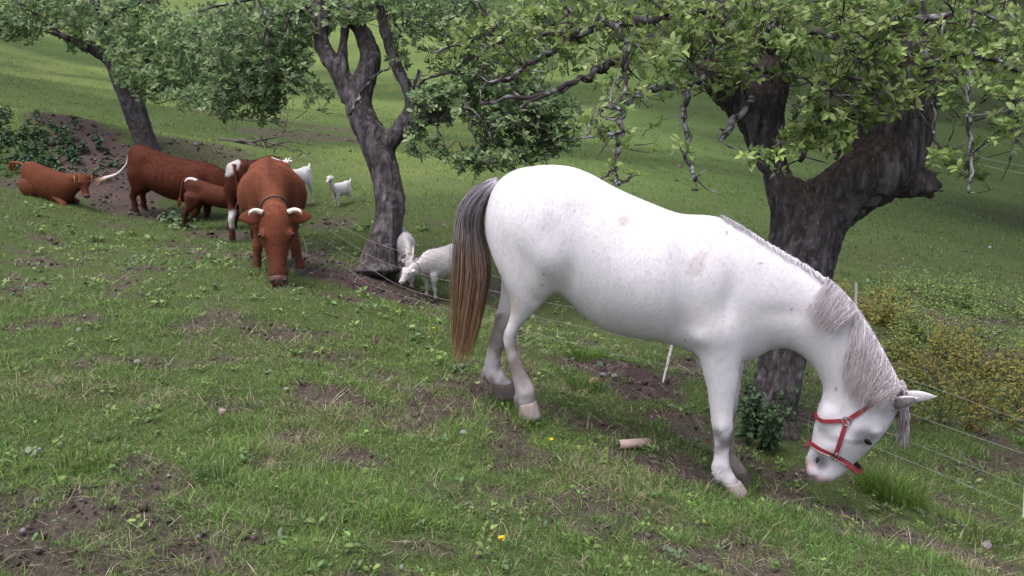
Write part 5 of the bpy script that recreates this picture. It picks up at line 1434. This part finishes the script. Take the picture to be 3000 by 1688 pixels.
OLV = np.array([[.105, .175, .035], [.15, .205, .04], [.07, .13, .03]])
plant('nettle_clump', 'dark green nettle clump at the foot of the forked tree', 'nettles', S(1915, 1075, 5.35), 26, .13, .42, .058, DARKG, 20, droop=.6, width=1.1)
for k, (x, y, D, h, lb, pal) in enumerate(((2330, 1010, 6.9, .45, 'yellowish shrub just beyond the wires, next to the horse ears', YEL), (2470, 1000, 7.2, .5, 'yellow-olive shrub beyond the wires at the edge of the slope', YEL),
        (2560, 960, 8.0, .55, 'broad yellow shrub spreading beyond the white corner post', YEL), (2250, 850, 8.2, .45, 'rusty yellow low shrub behind the mane of the horse', YEL * np.array([1.05, .92, .9])), (2400, 860, 8.8, .6, 'taller green shrub with thin dark stem among yellow ones', OLV),
        (2500, 780, 10.5, .6, 'fresh green shrub higher up the far slope', OLV), (2330, 760, 10.5, .55, 'light green leafy shrub in the middle of the far slope', OLV), (2160, 770, 9.2, .35, 'small rusty shrub beside the thin post', YEL), (2410, 930, 7.6, .45, 'mixed olive shrub between the two yellow ones', (YEL + OLV[[0, 1, 2, 0]]) / 2))):
    p = G(x, y)
    plant('shrub', lb, 'shrub', p, 26, .66, h * .85, .047, pal, 58, 'yellowing shrubs beyond the fence', .1, .9, m_weed, .6, .004, True)
plant('dock_plant', 'broad-leaved dock plant under the belly of the side-on cow', 'weed', S(430, 535, 12.9), 12, .35, .22, .16, np.array([[.10, .16, .075], [.08, .13, .06]]), 7, None, .3, 1.3, m_weed)
plant('burdock', 'pale broad leaves growing low behind the standing calf', 'weed', S(452, 550, 12.4), 6, .2, .15, .15, np.array([[.12, .18, .09]]), 6, None, .3, 1.3, m_weed)
# dark scrubby bank behind the lying calf
for x, y, D, lb in ((40, 330, 15.5, 'dark leafy scrub on the bank above the lying calf'), (120, 360, 15, 'dark bramble scrub between the lying calf and the track'), (20, 400, 14.5, 'dark scrub at the foot of the bank behind the calf'), (130, 410, 14, 'low dark scrub right behind the calf on the bank')):
    p = G(x, y)
    plant('scrub', lb, 'scrub', p, 44, 1.1, .24, .10, DARKG * np.array([1.1, 1.1, 1.3]), 16, 'dark scrub on the bank', .2, 1.0, None, .8)
# tall grass tufts
def tuft(c, n, rad, L, label, pal):
    a = rng.uniform(0, 6.28, n); r = rad * np.sqrt(rng.uniform(0, 1, n))
    X, Y = c[0] + r * np.cos(a), c[1] + r * np.sin(a)
    col = pal[rng.integers(0, len(pal), n)] * rng.uniform(.7, 1.3, n)[:, None]
    me = blades(X, Y, L * rng.uniform(.5, 1.1, n), rng.uniform(.003, .006, n), np.abs(rng.normal(.35, .25, n)), a + rng.normal(0, .6, n), col, rng.uniform(.1, .6, n), 'tuft')
    b = np.array([c[0], c[1], gz(c[0], c[1])])
    v = verts(me) - b; me.vertices.foreach_set('co', v.astype(np.float32).ravel()); me.update()
    o = obj('grass_tuft', me, m_grass, None, label=label, cat='grass tuft', group='taller grass tufts'); o.location = b
FR = np.array([[.11, .19, .035], [.085, .15, .03], [.14, .22, .05]])
tuft(S(2240, 1215, 4.9), 750, .20, .24, 'tall bright grass tuft beside the horse head', FR)
tuft(S(695, 705, 7.75), 160, .22, .10, 'grass blades standing in front of the grazing cow muzzle', FR)
tuft(G(1470, 905), 260, .16, .14, 'fresh grass tuft at the edge of the bare soil under the belly', FR)
tuft(G(2430, 1330), 500, .35, .13, 'long green grass at the fence corner', FR)
tuft(G(560, 1210), 160, .10, .10, 'blue-green grass tuft beside the trodden patch', FR * np.array([.75, .95, 1.3]))
tuft(G(1010, 1320), 140, .10, .10, 'narrow leafed tuft on the slope in front of the hind hooves', FR)
tuft(G(200, 1180), 140, .12, .09, 'green tuft near the pale lying stalk', FR)
tuft(G(1480, 980), 200, .15, .12, 'short tuft between the near hind leg and bare soil', FR)
tuft(G(1760, 900), 140, .1, .22, 'dry pale grass standing by the white post', np.array([[.3, .24, .14], [.15, .17, .06]]))

# ------------------------------------------------------------------ things lying about
def fallen(pts, r, label, group='fallen dead branches', twigs=4):
    P = np.array([S(*q) for q in pts])
    P[:, 2] = np.maximum(ground(P[:, 0], P[:, 1]) + .02, P[:, 2])
    o = P[0].copy()
    A = wander(P, 3, .02)
    ps = [tube(A, np.interp(np.linspace(0, 1, len(A)), [0, 1], [r, r * .3]), 7, 2)]
    for k in range(twigs):
        i = rng.integers(1, len(A)); d = unit(rng.normal(0, 1, 3) + np.array([0, 0, .6])); l = rng.uniform(.15, .5)
        ps.append(tube([A[i], A[i] + d * l * .5, A[i] + d * l + rng.normal(0, .05, 3)], [r * .4, r * .3, .004], 5, 2))
    v, f = join(ps)
    ob = obj('fallen_branch', mesh('fallen_branch', v - o, f), m_wood, None, label=label, cat='branch', group=group)
    ob.location = o
fallen([(550, 350, 19.3), (620, 362, 19), (700, 368, 19), (760, 380, 18.8)], 0.0375, 'long dead branch lying across the heap on the meadow', twigs=6)
fallen([(590, 372, 19), (650, 355, 19), (700, 342, 19.2), (720, 320, 19.2)], 0.0338, 'dead branch of the heap with its end sticking up', twigs=6)
fallen([(600, 350, 19.1), (640, 366, 18.9), (675, 380, 18.7)], 0.0375, 'short thick dead branch in the middle of the heap', twigs=6)
fallen([(640, 345, 19.4), (690, 360, 19), (740, 358, 19.1), (790, 368, 19)], 0.0263, 'thin dead branch on the far side of the heap', twigs=6)
fallen([(690, 400, 17.8), (720, 300, 18.2), (735, 262, 18.3)], 0.0165, 'bare grey sapling stick standing up out of the grass', twigs=4)
fallen([(720, 330, 18.6), (760, 328, 18.6), (800, 345, 18.4)], 0.0150, 'bent grey twig arching beside the heap', twigs=2)
fallen([(745, 392, 17.8), (770, 385, 17.6), (790, 400, 17.4)], 0.0150, 'small twiggy branch lying near the heap', twigs=6)
fallen([(2430, 885, 9.2), (2480, 850, 9.6), (2550, 815, 10)], 0.0225, 'grey dead branch lying among the shrubs beyond the fence', twigs=2)

# the tube lying in front of the horse
tb = G(1592, 1128)
m_tube = mat('dull_pink_tube', base=(.36, .265, .235), rough=.7, noise=(25, .15), bump=(60, .2, .003))
dirv = unit(np.array([1.0, .40, -.12])); nrm_ = unit(np.cross(dirv, [0, 1.0, 0])); oth = np.cross(nrm_, dirv)
sg = 24; V_, F_ = [], []
for ring_r, k in ((.027, -.1), (.027, .1), (.0235, .1), (.0235, -.1)):
    for j in range(sg):
        an = 2 * math.pi * j / sg
        V_.append(dirv * k + (nrm_ * math.cos(an) + oth * math.sin(an)) * ring_r)
for a in range(4):
    b = (a + 1) % 4
    F_ += [(a * sg + j, a * sg + (j + 1) % sg, b * sg + (j + 1) % sg, b * sg + j) for j in range(sg)]
ob = obj('tube', mesh('tube', V_, F_), m_tube, None, label='short hollow pinkish tube lying on the grass in front of the horse', cat='tube')
ob.location = (tb[0], tb[1], tb[2] + .032)
# stones
m_stone = mat('field_stone', attr=True, rough=.9, noise=(18, .3), bump=(30, .6, .01))
def stone(x, y, r, col, label):
    p = G(x, y)
    v, f = ellipsoid([0, 0, 0], [r, r * .8, r * .6], 14, 10)
    v = v * (.75 + .5 * fbm(v, 1.6 / r * .5, 2, int(x)))[:, None]
    o = obj('stone', mesh('stone', v, f, np.tile(np.array(col), (len(v), 1))), m_stone, None, label=label, cat='stone', group='stones in the soil')
    o.location = (p[0], p[1], p[2] + r * .2); o.rotation_euler = (0, 0, x)
stone(1493, 962, .05, (.24, .15, .11), 'tan stone in the bare soil under the horse belly')
stone(1517, 944, .03, (.17, .155, .16), 'small pale grey stone above the tan one in the soil')
stone(1545, 947, .03, (.19, .17, .175), 'whitish stone in the bare soil next to the tan one')
stone(1450, 868, .03, (.16, .145, .15), 'grey stone at the top of the bare soil patch')
stone(720, 980, .018, (.24, .23, .25), 'pale grey stone beside the dark trodden hollow')
stone(345, 912, .024, (.17, .16, .15), 'flat grey stone lying in the grass of the left slope')
stone(100, 1130, .012, (.18, .175, .21), 'bluish pebble by the lying straw')
stone(1160, 922, .026, (.18, .17, .17), 'grey stone half sunk near the tip of the horse tail')
stone(2480, 1375, .035, (.18, .155, .16), 'greyish stone in the dark patch near the fence corner')
stone(1165, 1090, .024, (.20, .175, .18), 'pinkish grey stone in the grass below the hind hooves')
# puffy seed head on a stalk, dandelions
m_puff = mat('seed_head', base=(.38, .31, .27), rough=.95, noise=(120, .4), bump=(160, .8, .004))
m_yellow = mat('yellow_petal', base=(.70, .45, .02), rough=.6)
p = G(566, 1078)
rt = thing('seed_head', p, 0, 'round pale seed head on a thin stalk in the grass', 'flower')
obj('stalk', mesh('stalk', *tube([[0, 0, -.01], [.002, 0, .04], [-.006, 0, .085]], [.0016, .0016, .0012], 5, 3)), m_stem, rt)
pf = []
for i in range(90):
    d = unit(rng.normal(0, 1, 3)); c = np.array([-.006, 0, .098])
    pf.append(tube([c, c + d * .02], [.0011, .0022], 4, 1))
v, f = join(pf + [ellipsoid([-.006, 0, .098], [.013, .013, .013], 10, 8)])
obj('seed_ball', mesh('seed_ball', v, f), m_puff, rt)
for x, y, lb in ((1090, 842, 'yellow dandelion flower in the grass left of the horse tail'), (1260, 1385, 'pale yellow flower in the near grass below the hind hooves'), (1385, 1130, 'small yellow flower left of the hollow tube')):
    p = G(x, y)
    rt = thing('dandelion', p, 0, lb, 'flower', 'yellow flowers in the turf')
    obj('stalk', mesh('stalk', *tube([[0, 0, -.01], [0, 0, .03], [.002, -.004, .055]], [.0018, .0016, .0014], 5, 2)), m_stem, rt)
    n = 26
    az = rng.uniform(0, 6.28, n); el = rng.uniform(.1, .9, n)
    d = np.column_stack([np.cos(az) * np.cos(el), np.sin(az) * np.cos(el), np.sin(el)])
    obj('petals', leaves(np.tile([[.002, -.004, .055]], (n, 1)), d, np.tile([[0, 0, 1.0]], (n, 1)) + .01, np.full(n, .016), np.tile([[.7, .45, .02]], (n, 1)), 'petals', .8), m_yellow, rt)

# grass standing round the hooves
def hoof_grass():
    X, Y = [], []
    for F, p, off in ((A4, (400, 1385), -.13), (A4, (425, 1340), .13), (A3, (500, 1330), -.14), (A3, (385, 1232), .14)):
        q = F(*p, off); w_ = HO + q[0] * hex_ + q[1] * hey
        a = rng.uniform(0, 6.28, 260); r = .05 + np.abs(rng.normal(0, .06, 260))
        X.append(w_[0] + r * np.cos(a)); Y.append(w_[1] + r * np.sin(a))
    X, Y = np.concatenate(X), np.concatenate(Y)
    n = len(X)
    return blades(X, Y, rng.uniform(.04, .11, n), rng.uniform(.002, .0045, n), np.abs(rng.normal(.5, .3, n)), rng.uniform(0, 6.28, n), FR[rng.integers(0, 3, n)] * rng.uniform(.6, 1.2, (n, 1)), rng.uniform(0, .6, n), 'hoof_grass')
obj('grass', hoof_grass(), m_grass, kind='stuff', label='grass standing round the hooves of the horse', cat='grass')
